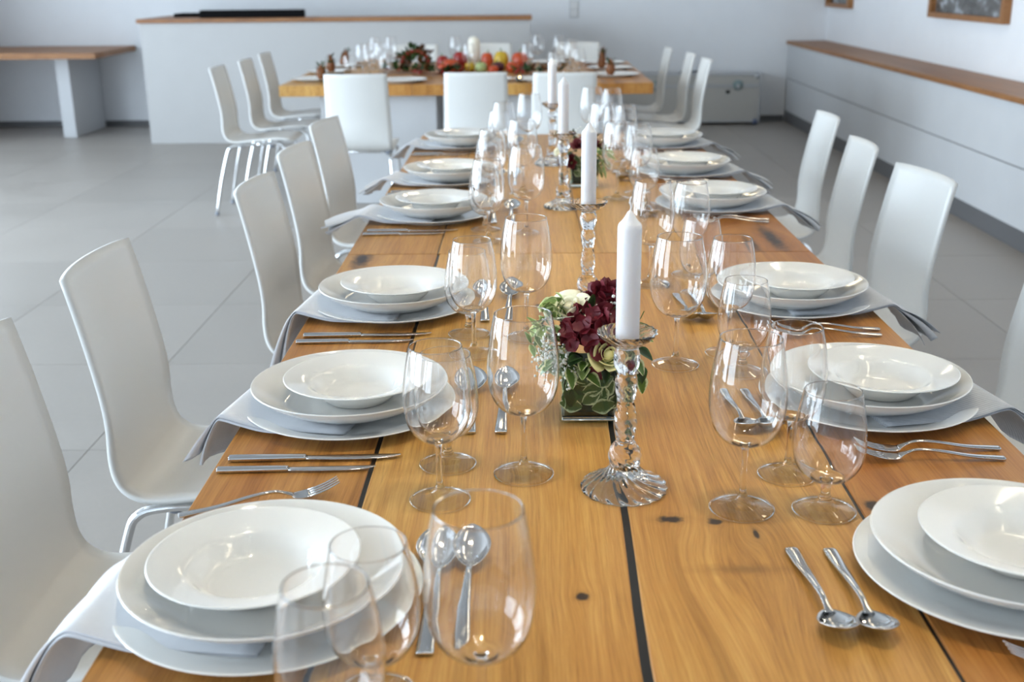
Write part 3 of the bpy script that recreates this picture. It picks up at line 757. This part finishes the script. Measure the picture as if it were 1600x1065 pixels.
# cutlery
for k in range(6):
    y = LY[k]; j = lambda a: random.uniform(-a, a)
    pl = '%s setting, left side' % ORD[k]
    cutlery('spoon', [-.099, -.080, -.075, -.080, -.080, -.072][k], y - .100 + j(.004), 1.2 + j(1), 'steel spoon nearer the plate at the %s' % pl, s=1.1)
    cutlery('spoon', [-.066, -.035, -.033, -.036, -.036, -.03][k], y - .098 + j(.004), -1.5 + j(1), 'steel spoon nearer the table centre at the %s' % pl, s=1.1)
    if k:
        cutlery('knife', -.404, y - .189, -90 + 1.5 + j(1), 'steel knife next to the plate at the %s' % pl)
        cutlery('knife', -.411, y - .226, -90 + 2.5 + j(1), 'steel knife farther from the plate at the %s' % pl, s=.9)
    y = RY[k]; pl = '%s setting, right side' % ORD[k]
    cutlery('spoon', .303 + (.006 if k else 0), y + .058, 180 + 3 + j(2), 'steel spoon nearer the table centre at the %s' % pl, s=.95)
    cutlery('spoon', .346, y + .056, 180 + 2 + j(2), 'steel spoon nearer the plate at the %s' % pl, s=.95)
    if k:
        cutlery('fork', .655, y - .181, 90 + 1.5 + j(1), 'steel fork next to the plate at the %s' % pl)
        cutlery('fork', .648, y - .216, 90 - 1 + j(1), 'steel fork farther from the plate at the %s' % pl)
    else: cutlery('fork', .655, .945, 90, 'steel fork tip at the lower photo corner, nearest setting, right side')
cutlery('fork', -.426, 1.262, -90 + 20, 'steel fork lying behind the nearest plate stack, left side')

# ------------------------------------------------------------------ candlesticks and candles
def flute(n, amp, twist):
    return lambda t_, r, z: r * (1 + amp * math.cos(n * (t_ + twist * z)))
CS_BASE = lathe([(0, .0210)] + prof2([(.006, .0205), (.014, .0180), (.025, .0128), (.038, .0072), (.0495, .0028), (.0525, .0004), (.0540, .0003), (.0552, .0028), (.0535, .0064), (.047, .0104), (.037, .0155), (.028, .0215), (.0218, .0275), (.0185, .0315)], 4), 144, flute(18, .022, 34))
CS_STEM = lathe(prof2([(.0185, .0315), (.0195, .038), (.0206, .046), (.0192, .0555), (.0128, .0645), (.0112, .068), (.0124, .076), (.0141, .088), (.0138, .1), (.0118, .112), (.0108, .119), (.0122, .128), (.0140, .139), (.0133, .149), (.0112, .156), (.0126, .161)], 5), 72, flute(8, .032, 70))
CS_CUP = lathe(prof2([(.0126, .161), (.0158, .169), (.0166, .178), (.0152, .1855), (.0138, .1905)], 5), 64, flute(8, .02, 60))
CS_DISH = lathe(prof2([(.0138, .1905), (.0165, .1935), (.0245, .1985), (.0322, .2045), (.0362, .2095), (.0364, .2115), (.0352, .2120), (.0305, .2075), (.023, .2018), (.0165, .1985)], 4) + [(.0158, .1962), (0, .196)], 112, lambda t_, r, z: r * (1 + .03 * math.cos(16 * (t_ + 50 * (z - .19)))) if r > .016 else r)
CANDLE = lathe([(0, 0), (.0140, 0), (.0146, .001), (.0146, .143)] + prof2([(.0145, .1455), (.0132, .1495), (.0095, .1535), (.0058, .1590), (.0030, .1640)], 4) + [(.001, .1655), (0, .166)], 40)
WICK = tube(crom([(0, 0, .164), (.0012, 0, .170), (-.0005, .0005, .176), (.0012, 0, .182)], 4), .0011, 6)
ord4 = ['nearest', 'second', 'third', 'farthest']
cs0 = cd0 = None
for k, (x, y) in enumerate([(.127, 1.341), (.126, 2.190), (.113, 3.212), (.101, 3.99)]):
    l1 = ['twisted crystal candlestick in the foreground, nearest of four', 'twisted crystal candlestick behind the front flowers, second of four', 'twisted crystal candlestick before the rear flowers, third of four', 'twisted crystal candlestick farthest down the table'][k]
    l2 = ['tall white candle in the nearest crystal candlestick', 'tall white candle in the second candlestick', 'tall white candle in the third candlestick', 'tall white candle in the farthest candlestick'][k]
    if cs0 is None:
        cs0 = thing('candlestick', l1, 'candlestick', (x, y, TOP + .0005), 0, 'crystal candlesticks')
        obj('base', CS_BASE, 'crystal', cs0); obj('stem', CS_STEM, 'crystal', cs0); obj('cup', CS_CUP, 'crystal', cs0); obj('dish', CS_DISH, 'crystal', cs0)
        cd0 = thing('candle', l2, 'candle', (x, y, TOP + .1972), 0, 'white dinner candles')
        obj('wax', CANDLE, 'wax', cd0); obj('wick', WICK, 'wick', cd0)
    else:
        dup(cs0, l1, (x, y, TOP + .0005), k * .7); dup(cd0, l2, (x, y, TOP + .1972), k * 1.3)

# ------------------------------------------------------------------ flower arrangements
def leaf_mesh(L, W, bend=.2, fold=.25, tooth=0):
    def fn(u, v):
        s = 2 * v - 1; wd = W / 2 * (math.sin(math.pi * min(1, u * .94 + .03)) ** .75) * (1 - .25 * u)
        wd *= 1 + tooth * math.sin(u * 40) * .5
        return (wd * s, L * u, -bend * L * u * u + fold * abs(wd * s) - .0 * s)
    return grid(fn, 9, 5, uv=True)
LEAF = {'a': leaf_mesh(.030, .021, .25, .3, .12), 'b': leaf_mesh(.024, .016, .15, .35, .12), 'c': leaf_mesh(.042, .015, .3, .25), 'f': leaf_mesh(.034, .026, .04, .1, .15)}
LMESH = {}
def leaf(parent, kind, m, loc, direction, roll=0.0, s=1.0):
    key = (kind, m)
    if key not in LMESH: LMESH[key] = LEAF[kind].copy(); LMESH[key].materials.append(MATS[m])
    d = Vector(direction).normalized(); q = d.to_track_quat('Y', 'Z') @ Euler((0, roll, 0)).to_quaternion()
    o = bpy.data.objects.new('leaf', LMESH[key]); COL.objects.link(o); o.parent = parent; o.location = loc
    o.rotation_euler = q.to_euler(); o.scale = (s, s, s); return o
def rose(parent, loc, r, m, axis, n=15, seed=1):
    rnd = random.Random(seed); e = bpy.data.objects.new('rose', lathe([(0, -r * .5), (r * .35, -r * .35), (r * .42, 0), (r * .25, r * .55), (0, r * .6)], 12)); COL.objects.link(e)
    e.data.materials.append(MATS[m]); e.parent = parent; e.location = loc; e.rotation_euler = Vector(axis).to_track_quat('Z', 'Y').to_euler()
    for k in range(n):
        f = k / (n - 1); phi = k * 2.4 + rnd.uniform(-.2, .2); rk = r * (.22 + .5 * f); op = .05 + .75 * f * f; H = r * (1.25 - .15 * f); span = 2.5 - .9 * f
        def fn(u, v, phi=phi, rk=rk, op=op, H=H, span=span, f=f):
            s = 2 * v - 1; a = phi + s * span / 2 * (math.sin(math.pi * min(1, .25 + .6 * u)) ** .6)
            rad = rk * (.35 + .65 * min(1, u * 1.6) ** .6) + op * H * u * u * .75
            h = H * u - r * .45 - .25 * H * op * u ** 3 - .12 * H * s * s * u
            rad += .10 * r * f * max(0, u - .75) * 4
            return (rad * math.cos(a), rad * math.sin(a), h)
        solidify(obj('petal', grid(fn, 7, 7), m, e), .0006, 0)
    return e
def hydrangea(parent, loc, r, m, n=34, seed=3):
    rnd = random.Random(seed); parts = []
    pet = grid(lambda u, v: ((2 * v - 1) * .0085 * math.sin(math.pi * min(1, .15 + u * .8)) ** .7, .0165 * u, .005 * u * u - .0016 * (1 - (2 * v - 1) ** 2)), 5, 4)
    for i in range(n):
        z = 1 - 1.45 * (i + .5) / n; ph = i * 2.39996; rr = math.sqrt(max(0, 1 - z * z))
        d = Vector((rr * math.cos(ph), rr * math.sin(ph), z)); q = d.to_track_quat('Z', 'Y')
        sp = rnd.uniform(0, 1.5); sca = rnd.uniform(1.0, 1.5)
        for k in range(4):
            mx = Matrix.Translation(d * r * rnd.uniform(.82, 1.05)) @ q.to_matrix().to_4x4() @ Matrix.Rotation(sp + k * math.pi / 2, 4, 'Z') @ Matrix.Rotation(R(rnd.uniform(5, 40)), 4, 'X') @ Matrix.Scale(sca, 4)
            parts.append((pet, mx))
    parts.append((lathe([(0, -r * .7), (r * .6, -r * .4), (r * .75, 0), (r * .6, r * .45), (0, r * .7)], 12), Matrix()))
    return obj('hydrangea_bloom', joined(parts), m, parent, loc)
def gyp(parent, loc, spread, n=46, seed=5):
    rnd = random.Random(seed); bm = bmesh.new(); bmesh.ops.create_icosphere(bm, subdivisions=1, radius=1); ico = bpy.data.meshes.new('ico'); bm.to_mesh(ico); bm.free()
    pt = []
    for _ in range(n * 2):
        p = Vector((rnd.gauss(0, spread[0]), rnd.gauss(0, spread[1]), rnd.gauss(0, spread[2]))); pt.append((ico, Matrix.Translation(p) @ Matrix.Scale(rnd.uniform(.0013, .003), 4)))
    o = obj('gypsophila_sprig', joined(pt), 'blossom_white', parent, loc); o['kind'] = 'stuff'
    tw = [(tube([(0, .01, -.03), p[1].translation], .0004, 4), Matrix()) for p in pt[::4]]
    s_ = obj('gypsophila_stems', joined(tw), 'stem_green', parent, loc); s_['kind'] = 'stuff'

def glass_vase(x, y, label, hw=.046, h=.083):
    t_ = .0028; V = []; F = []
    def sq(hw_, z, rad):
        out = []
        for cx_, cy_, a0 in ((1, 1, 0), (-1, 1, 90), (-1, -1, 180), (1, -1, 270)):
            for s in range(5):
                a = R(a0 + s * 22.5); out.append((cx_ * (hw_ - rad) + rad * math.cos(a), cy_ * (hw_ - rad) + rad * math.sin(a), z))
        return out
    rings = [sq(hw - .003, 0, .006), sq(hw, .002, .007), sq(hw, h - .001, .007), sq(hw - .0008, h, .0065), sq(hw - t_ + .0006, h, .005), sq(hw - t_, h - .001, .005), sq(hw - t_, .013, .005), sq(hw - t_ - .002, .011, .004)]
    for r_ in rings: V += r_
    n = 20
    for i in range(len(rings) - 1):
        for k in range(n): F.append((i * n + k, i * n + (k + 1) % n, (i + 1) * n + (k + 1) % n, (i + 1) * n + k))
    F.append(tuple(range(n))[::-1]); F.append(tuple((len(rings) - 1) * n + k for k in range(n)))
    o = obj('glass_vase', mesh('vase', V, F), 'vase_glass', None, (x, y, TOP + .0005)); obj('vase_base', box(-hw + .004, hw - .004, -hw + .004, hw - .004, .0015, .0100, .002), 'crystal', o); return tag(o, label, 'vase', 'square glass vases')

def arrangement(x, y, label, seed, full=True):
    rnd = random.Random(seed)
    A = thing('flower_arrangement', label, 'flowers', (x, y, TOP + .0125), 0, 'table flower arrangements')
    obj('moss_core', box(-.036, .036, -.036, .036, 0, .072, .006), 'foam_green', A)
    # leaves tucked behind the glass
    hw = .0405
    for fx, fy in ((0, -1), (-1, 0), (1, 0), (0, 1)):
        for i in range(24 if full else 7):
            a = rnd.uniform(-.033, .033); z = rnd.uniform(.0, .05); ph = rnd.uniform(-2.2, 2.2)
            off = hw - rnd.uniform(0.0, .0035)
            loc = (fx * off + (a if fx == 0 else 0), fy * off + (a if fy == 0 else 0), z + .006)
            mx = Matrix(((1, 0, 0), (0, 1, 0), (0, 0, 1)))
            o = leaf(A, 'f', rnd.choice(['leaf_wet', 'leaf_wet', 'leaf_dark']), loc, (0, 1, 0), 0, rnd.uniform(.8, 1.1))
            nrm = Vector((fx, fy, 0)); upv = Vector((math.sin(ph) * (fy if fy else 0), math.sin(ph) * (fx if fx else 0), abs(math.cos(ph)) * .8 + .05)).normalized()
            xv = upv.cross(nrm).normalized(); o.rotation_euler = Matrix((xv, upv, nrm)).transposed().to_euler()
    # outer foliage
    for i in range(46 if full else 30):
        ph = rnd.uniform(0, 2 * math.pi); el = rnd.uniform(-.35, .9)
        d = Vector((math.cos(ph) * math.cos(el), math.sin(ph) * math.cos(el), math.sin(el)))
        r0 = rnd.uniform(.030, .058); loc = Vector((d.x * r0, d.y * r0, .082 + d.z * r0 * .75))
        m_ = rnd.choice(['leaf_variegated', 'leaf_variegated', 'leaf_dark', 'leaf_pale'] if full else ['leaf_pale', 'leaf_dark', 'leaf_dark', 'leaf_variegated'])
        leaf(A, rnd.choice('aab' if m_ != 'leaf_dark' else 'acc'), m_, loc, d + Vector((0, 0, rnd.uniform(-.5, .2))), rnd.uniform(-.7, .7), rnd.uniform(.75, 1.1))
    return A
glass_vase(.097, 1.610, 'square glass vase packed with leaves behind the nearest candlestick')
A = arrangement(.097, 1.610, 'cream roses and burgundy hydrangea with variegated leaves in the front vase', 11)
rose(A, (-.028, -.002, .144), .030, 'petal_cream', (-.25, -.35, 1), 15, 2)
rose(A, (.022, -.052, .094), .025, 'petal_yellow', (.15, -.9, .6), 15, 4)
hydrangea(A, (.000, -.026, .121), .034, 'petal_burgundy', 27, 3)
hydrangea(A, (.022, .022, .153), .020, 'petal_burgundy', 15, 8)
obj('hydrangea_drop', joined([(grid(lambda u, v: ((2 * v - 1) * .007, .012 * u, .003 * u * u), 4, 4), Matrix.Rotation(k * 1.57, 4, 'Z')) for k in range(4)]), 'petal_burgundy', A, (.008, -.052, .072), (R(80), 0, 0))
# a trailing sprig of pale variegated leaves towards the big wine glass
for i, (dx, dz) in enumerate([(-.050, .150), (-.058, .141), (-.066, .132), (-.073, .122), (-.079, .110), (-.083, .098), (-.052, .163), (-.046, .172), (-.078, .128), (-.070, .147)]):
    for s in (-1, 0, 1):
        q_ = random.Random(900 + i * 3 + s); leaf(A, 'a' if s else 'b', 'leaf_pale' if (i + s) % 3 else 'leaf_variegated', (dx + q_.uniform(-.006, .006), -.012 + s * .006, dz + q_.uniform(-.006, .006)), (q_.uniform(-1, .5), q_.uniform(-.7, .3), q_.uniform(-.5, .9)), q_.uniform(-1.2, 1.2), q_.uniform(.7, .95))
obj('sprig_stem', tube(crom([(-.02, 0, .09), (-.05, -.01, .145), (-.072, -.012, .124), (-.084, -.012, .09)], 6), .0008, 6), 'stem_green', A)
for i, (lx, lz, dx, dz) in enumerate([(-.050, .090, -.3, .1), (-.035, .076, .2, -.4), (-.010, .070, .5, -.2), (.034, .074, .5, -.4), (-.052, .082, -.5, .0), (-.044, .104, -.2, .4)]):
    leaf(A, 'a', 'leaf_variegated', (lx, -.052, lz), (dx, -.5, dz), .2 * (-1) ** i, 1.05)
for i, (lx, lz, dx, dz) in enumerate([(.060, .115, .8, .1), (.065, .100, .7, -.3), (.062, .085, .5, -.6), (.070, .075, .3, -.9), (.072, .060, .2, -.9), (.055, .128, .8, .4)]):
    leaf(A, 'a', 'leaf_dark' if i % 2 else 'leaf_variegated', (lx, -.030, lz), (dx, -.3, dz), .3, 1.0)
for i, (lx, lz) in enumerate([(.000, .150), (.020, .138)]): leaf(A, 'c', 'leaf_dark', (lx, -.02, lz), (.3 * i, -.2, .8), .2, .9)
gyp(A, (-.064, -.03, .088), (.009, .008, .020), 60, 5); gyp(A, (-.040, -.046, .098), (.007, .005, .010), 34, 6); gyp(A, (.020, -.012, .146), (.012, .008, .010), 46, 7); gyp(A, (-.032, -.05, .062), (.006, .004, .008), 26, 9); gyp(A, (.062, -.02, .09), (.006, .008, .014), 26, 10)
obj('berry_twig', tube(crom([(.05, 0, .12), (.07, -.01, .135), (.078, -.012, .150)], 5), .0008, 6), 'stem_green', A)

glass_vase(.188, 3.572, 'square glass vase with dark leaves standing far down the table')
B = arrangement(.188, 3.572, 'loose burgundy and cream flowers in the rear vase', 23, False)
rose(B, (-.062, -.025, .098), .021, 'petal_cream', (-.5, -.6, .6), 13, 12)
rose(B, (-.012, -.030, .118), .022, 'petal_burgundy', (-.1, -.6, .8), 13, 13)
hydrangea(B, (-.050, -.035, .066), .014, 'petal_burgundy', 14, 14)
rose(B, (.040, .01, .112), .018, 'petal_burgundy', (.4, -.3, .9), 11, 16)
for i in range(22):
    s = random.Random(40 + i); leaf(B, 'c', 'leaf_pale', (.048 + s.uniform(-.01, .018), s.uniform(-.04, .02), .045 + i * .0035), (.5 + s.uniform(-.4, .4), -.3, s.uniform(-1, .7)), s.uniform(-.6, .6), .9)
for i in range(8):
    s = random.Random(70 + i); leaf(B, 'c', 'leaf_dark', (s.uniform(-.06, .05), s.uniform(-.02, .02), .12 + s.uniform(0, .02)), (s.uniform(-.8, .8), -.2, 1), s.uniform(-.6, .6), .9)
gyp(B, (-.01, -.01, .140), (.02, .02, .012), 30, 17)

# ------------------------------------------------------------------ the far table
FX0, FX1, FY0, FY1 = -1.5, .80, 7.12, 9.0
ft = thing('dining_table', 'thick oak table across the room, laid with an autumn centrepiece', 'table', (-.35, 8.06, 0), 0, 'far oak table')
edges = [FX0, -1.0, -.68, -.30, .02, .42, .80]
rt = random.Random(3)
for i, (a, b) in enumerate(zip(edges, edges[1:])):
    o = obj('plank', box(a + .0012 + .35, b - .0012 + .35, FY0 - 8.06, FY1 - 8.06, .683, TOP, .002), 'oak_table_far', ft); o['tint'] = rt.choice([0, .15, .55]); o['grain_shift'] = i * 2.3
obj('leg', box(-.915, -.19, -.85, -.25, .001, .683, .003), 'panel_white', ft)
obj('leg', box(.19, .915, -.85, -.25, .001, .683, .003), 'panel_white', ft)
ZT = TOP + .0006
def far_plate(x, y, label, s=1.0):
    o = obj('charger_plate', CHARGER, 'porcelain', None, (x, y, ZT), (0, 0, 0), (s, s, s)); tag(o, label, 'plate', 'plates on the far table')
def sprig(x, y, z, h, tilt, label):
    rnd = random.Random(int(x * 100) + int(y * 10)); S = thing('pine_sprig', label, 'decoration', (x, y, z), 0, 'upright sprigs on the far plates')
    obj('cone', lathe([(0, 0), (.02, .004), (.030, .03), (.024, .07), (.012, h * .7), (0, h * .85)], 14, lambda t_, r, z_: r * (1 + .12 * math.sin(5 * t_ + z_ * 120))), 'leaf_autumn', S, rot=(0, tilt, 0))
    for i in range(20):
        a = rnd.uniform(0, 6.28); zz = rnd.uniform(.1, .75) * h
        leaf(S, 'c', 'leaf_dark' if i % 3 else 'leaf_autumn', (.018 * math.cos(a) + tilt * zz, .018 * math.sin(a), zz), (.35 * math.cos(a) + tilt, .35 * math.sin(a), 1), 0, .9)
for i, (x, y) in enumerate([(-1.33, 7.46), (-1.34, 8.05), (-1.34, 8.60)]):
    far_plate(x, y, 'white plate at the far table, %s of three at its window end' % ['front', 'middle', 'rear'][i])
    sprig(x + [.05, .03, .02][i], y - [.06, .08, .05][i], TOP + [.0085, .0085, .016][i], [.12, .15, .14][i], [0, 0, .35][i], 'brown and green sprig on the %s plate at the window end' % ['front', 'middle', 'rear'][i])
for i, (x, y) in enumerate([(.60, 7.62), (.61, 8.18), (.60, 8.68)]):
    far_plate(x, y, 'white plate at the far table, %s of three at its bench end' % ['front', 'middle', 'rear'][i])
    if i < 2: sprig(x - [.03, .06][i], y - .03, TOP + .0085, [.13, .17][i], 0, 'brown and green sprig on the %s plate at the bench end' % ['front', 'middle'][i])
for x, y, lb in [(-.76, 7.32, 'white plate on the far table, behind the chair with visible legs'), (-.22, 7.32, 'white plate on the far table behind the middle chair back'), (.10, 7.32, 'white plate on the far table behind the chair back nearest the candles'), (-.50, 8.80, 'white plate before the rear chair by the leaf wreath'), (.2, 8.78, 'white plate on the far table, rear edge, bench side')]:
    far_plate(x, y, lb)
for i, (x, y, T) in enumerate([(-1.10, 7.42, T_GOB), (-1.03, 7.50, T_BIG), (-1.03, 7.84, T_MID), (-1.05, 8.35, T_BIG), (-.93, 7.64, T_BIG), (-.88, 7.44, T_GOB), (-.95, 8.45, T_BIG), (-.36, 7.78, T_MID), (-.48, 8.36, T_BIG), (.03, 7.79, T_MID), (.11, 8.5, T_BIG), (.26, 8.42, T_BIG), (.31, 7.74, T_MID), (.34, 8.2, T_MID), (.20, 7.62, T_GOB), (.38, 7.9, T_GOB)]):
    lb = ['low goblet nearest the front plate', 'tall glass behind the low goblet', 'slim glass in the middle of the cluster', 'tall glass at the rear of the cluster', 'tall glass at the front of the cluster', 'low goblet beside the wreath', 'tall glass next to the wreath',
          'slim glass before the pillar candle', 'tall glass left of the pillar candle', 'slim glass right of the pumpkins', 'tall glass behind the pumpkins', 'tall glass behind the distant candles', 'slim glass near the bench end', 'slim glass before the bench end plates', 'low goblet behind the third chair back', 'low goblet beside the bench end plates'][i]
    glass(T, x, y, ZT, 'far table stemware, ' + lb, 'glasses on the far table')
# centrepiece: gourds, fruit, leaves, pillar candle
def gourd_mesh(r, h, ribs=9, amp=.09): return lathe(prof2([(0.0001, .02 * h), (r * .45, 0), (r * .85, h * .18), (r, h * .5), (r * .82, h * .85), (r * .4, h), (0.0001, h * .93)], 4), 40, lambda t_, rr, z: rr * (1 - amp + amp * abs(math.sin(ribs * t_ / 2))))
for n_, c in (('orange', (214, 84, 38)), ('red', (168, 34, 26)), ('yellow', (228, 190, 50)), ('green', (186, 204, 140)), ('plum', (92, 34, 48))):
    mm = mat('gourd_' + n_, lin(*c), 0.4); t = NT(mm); t.l(t.mix(t.noise(t.coord(), 25, 3), lin(*c), tuple(v * .6 for v in lin(*c)[:3]) + (1,)), t.b.inputs['Base Color'])
for i, (x, y, r, h, c, lb) in enumerate([(-.50, 8.10, .060, .085, 'orange', 'orange pumpkin at the window end of the pile'), (-.45, 7.98, .042, .06, 'red', 'red pumpkin low at the front of the pile'), (-.365, 8.06, .035, .065, 'yellow', 'yellow gourd left of the pale green one'), (-.285, 7.98, .043, .07, 'green', 'pale green squash in the middle of the pile'), (-.20, 7.95, .036, .05, 'orange', 'small orange gourd in front of the plum one'), (-.17, 8.06, .045, .065, 'plum', 'dark plum coloured squash right of the middle'), (-.15, 8.22, .055, .125, 'yellow', 'yellow tall gourd at the back right'), (-.02, 8.18, .062, .12, 'orange', 'big red-orange pumpkin at the bench end of the pile'), (.02, 8.04, .042, .06, 'red', 'small red gourd at the bench end of the pile'), (-.44, 8.22, .052, .125, 'red', 'dark red squash beside the pillar candle'), (-.25, 8.24, .045, .115, 'orange', 'orange squash between pillar candle and yellow gourd'), (-.55, 8.00, .036, .06, 'orange', 'small orange squash nearest the garland'), (-.07, 7.98, .045, .07, 'orange', 'orange gourd behind the middle chair corner'), (-.56, 8.20, .045, .10, 'red', 'red squash at the rear window end of the pile')]):
    P_ = thing('pumpkin', 'autumn centrepiece: ' + lb, 'pumpkin', (x, y, ZT), i * .7, 'pumpkins and gourds on the far table')
    obj('fruit', gourd_mesh(r, h), 'gourd_' + c, P_); obj('stalk', tube([(0, 0, h * .88), (.004, 0, h * 1.05), (.012, .002, h * 1.16)], .005, 8, radii=[.007, .004, .005]), 'stem_green', P_)
pc = thing('pillar_candle', 'thick ivory pillar candle amid the pumpkins', 'candle', (-.345, 8.30, ZT))
mat('wax_ivory', lin(244, 240, 226), 0.45, sss=.2)
obj('wax', lathe([(0, 0), (.042, 0), (.043, .002), (.043, .18), (.036, .205), (.02, .222), (0, .226)], 32), 'wax_ivory', pc)
obj('wick', tube([(0, 0, .224), (.001, 0, .236)], .0012, 6), 'wick', pc)
wr = thing('leaf_wreath', 'dark wreath of leaves and red berries standing on the far table', 'wreath', (-.80, 8.72, ZT))
for i in range(80):
    s = random.Random(200 + i); a = math.pi * (i + .5) / 80; rr = s.uniform(.02, .12)
    leaf(wr, 'f', s.choice(['leaf_dark', 'leaf_autumn', 'leaf_autumn', 'leaf_dark']), (rr * math.cos(a) * 1.15, s.uniform(-.03, .03), .01 + rr * math.sin(a)), (math.cos(a), s.uniform(-.5, .5), math.sin(a)), s.uniform(-1, 1), 1.5)
obj('wreath_ring', tube([(.10 * math.cos(R(a)), 0, .012 + .088 * math.sin(R(a))) for a in range(0, 181, 12)], .018, 10), 'leaf_autumn', wr)
BERRY = lathe([(0, -.012), (.009, -.008), (.012, 0), (.009, .008), (0, .012)], 10)
for i in range(8):
    s = random.Random(300 + i); a = math.pi * (i + .5) / 8; obj('berry', BERRY, 'gourd_red', wr, (.1 * math.cos(a), -.025, .014 + .09 * math.sin(a)))
for gi, (x, y, n, lb) in enumerate([(-.82, 7.98, 30, 'leaf and berry garland left of the pumpkins, by the glasses'), (-.58, 7.78, 26, 'leaf and berry garland at the foot of the pumpkins'), (.10, 7.72, 26, 'leaf and berry garland right of the pumpkins')]):
    g_ = thing('leaf_garland', lb, 'garland', (x, y, ZT), 0, 'leaf garlands on the far table')
    obj('twig', tube(crom([(-.16, .03, .008), (-.05, -.02, .012), (.06, .02, .010), (.16, -.01, .008)], 5), .005, 8), 'leaf_autumn', g_)
    for i in range(n):
        s = random.Random(400 + gi * 50 + i); leaf(g_, 'f', s.choice(['leaf_dark', 'leaf_dark', 'leaf_autumn']), (s.uniform(-.16, .16), s.uniform(-.05, .05), s.uniform(.016, .045)), (s.uniform(-1, 1), s.uniform(-1, 1), s.uniform(0, .9)), s.uniform(-.5, .5), 1.9)
    for i in range(9):
        s = random.Random(600 + gi * 50 + i); obj('berry', BERRY, 'gourd_red', g_, (s.uniform(-.15, .15), s.uniform(-.05, .05), s.uniform(.014, .035)))
vt = thing('votive_candle', 'small lit tealight glass on the far table edge, left of the third chair back', 'candle', (-.02, 7.24, ZT))
obj('cup', lathe([(0, 0), (.02, 0), (.022, .003), (.024, .028), (.023, .028), (.021, .004), (0, .004)], 20), 'crystal', vt)
mat('flame', (1, .8, .4, 1), 0.5, emit=(1.0, 0.72, 0.32, 1), estr=14)
obj('wax', lathe([(0, .005), (.019, .005), (.019, .016), (0, .016)], 16), 'wax_ivory', vt)
obj('flame', lathe([(0, .017), (.004, .022), (.003, .030), (0, .038)], 10), 'flame', vt)
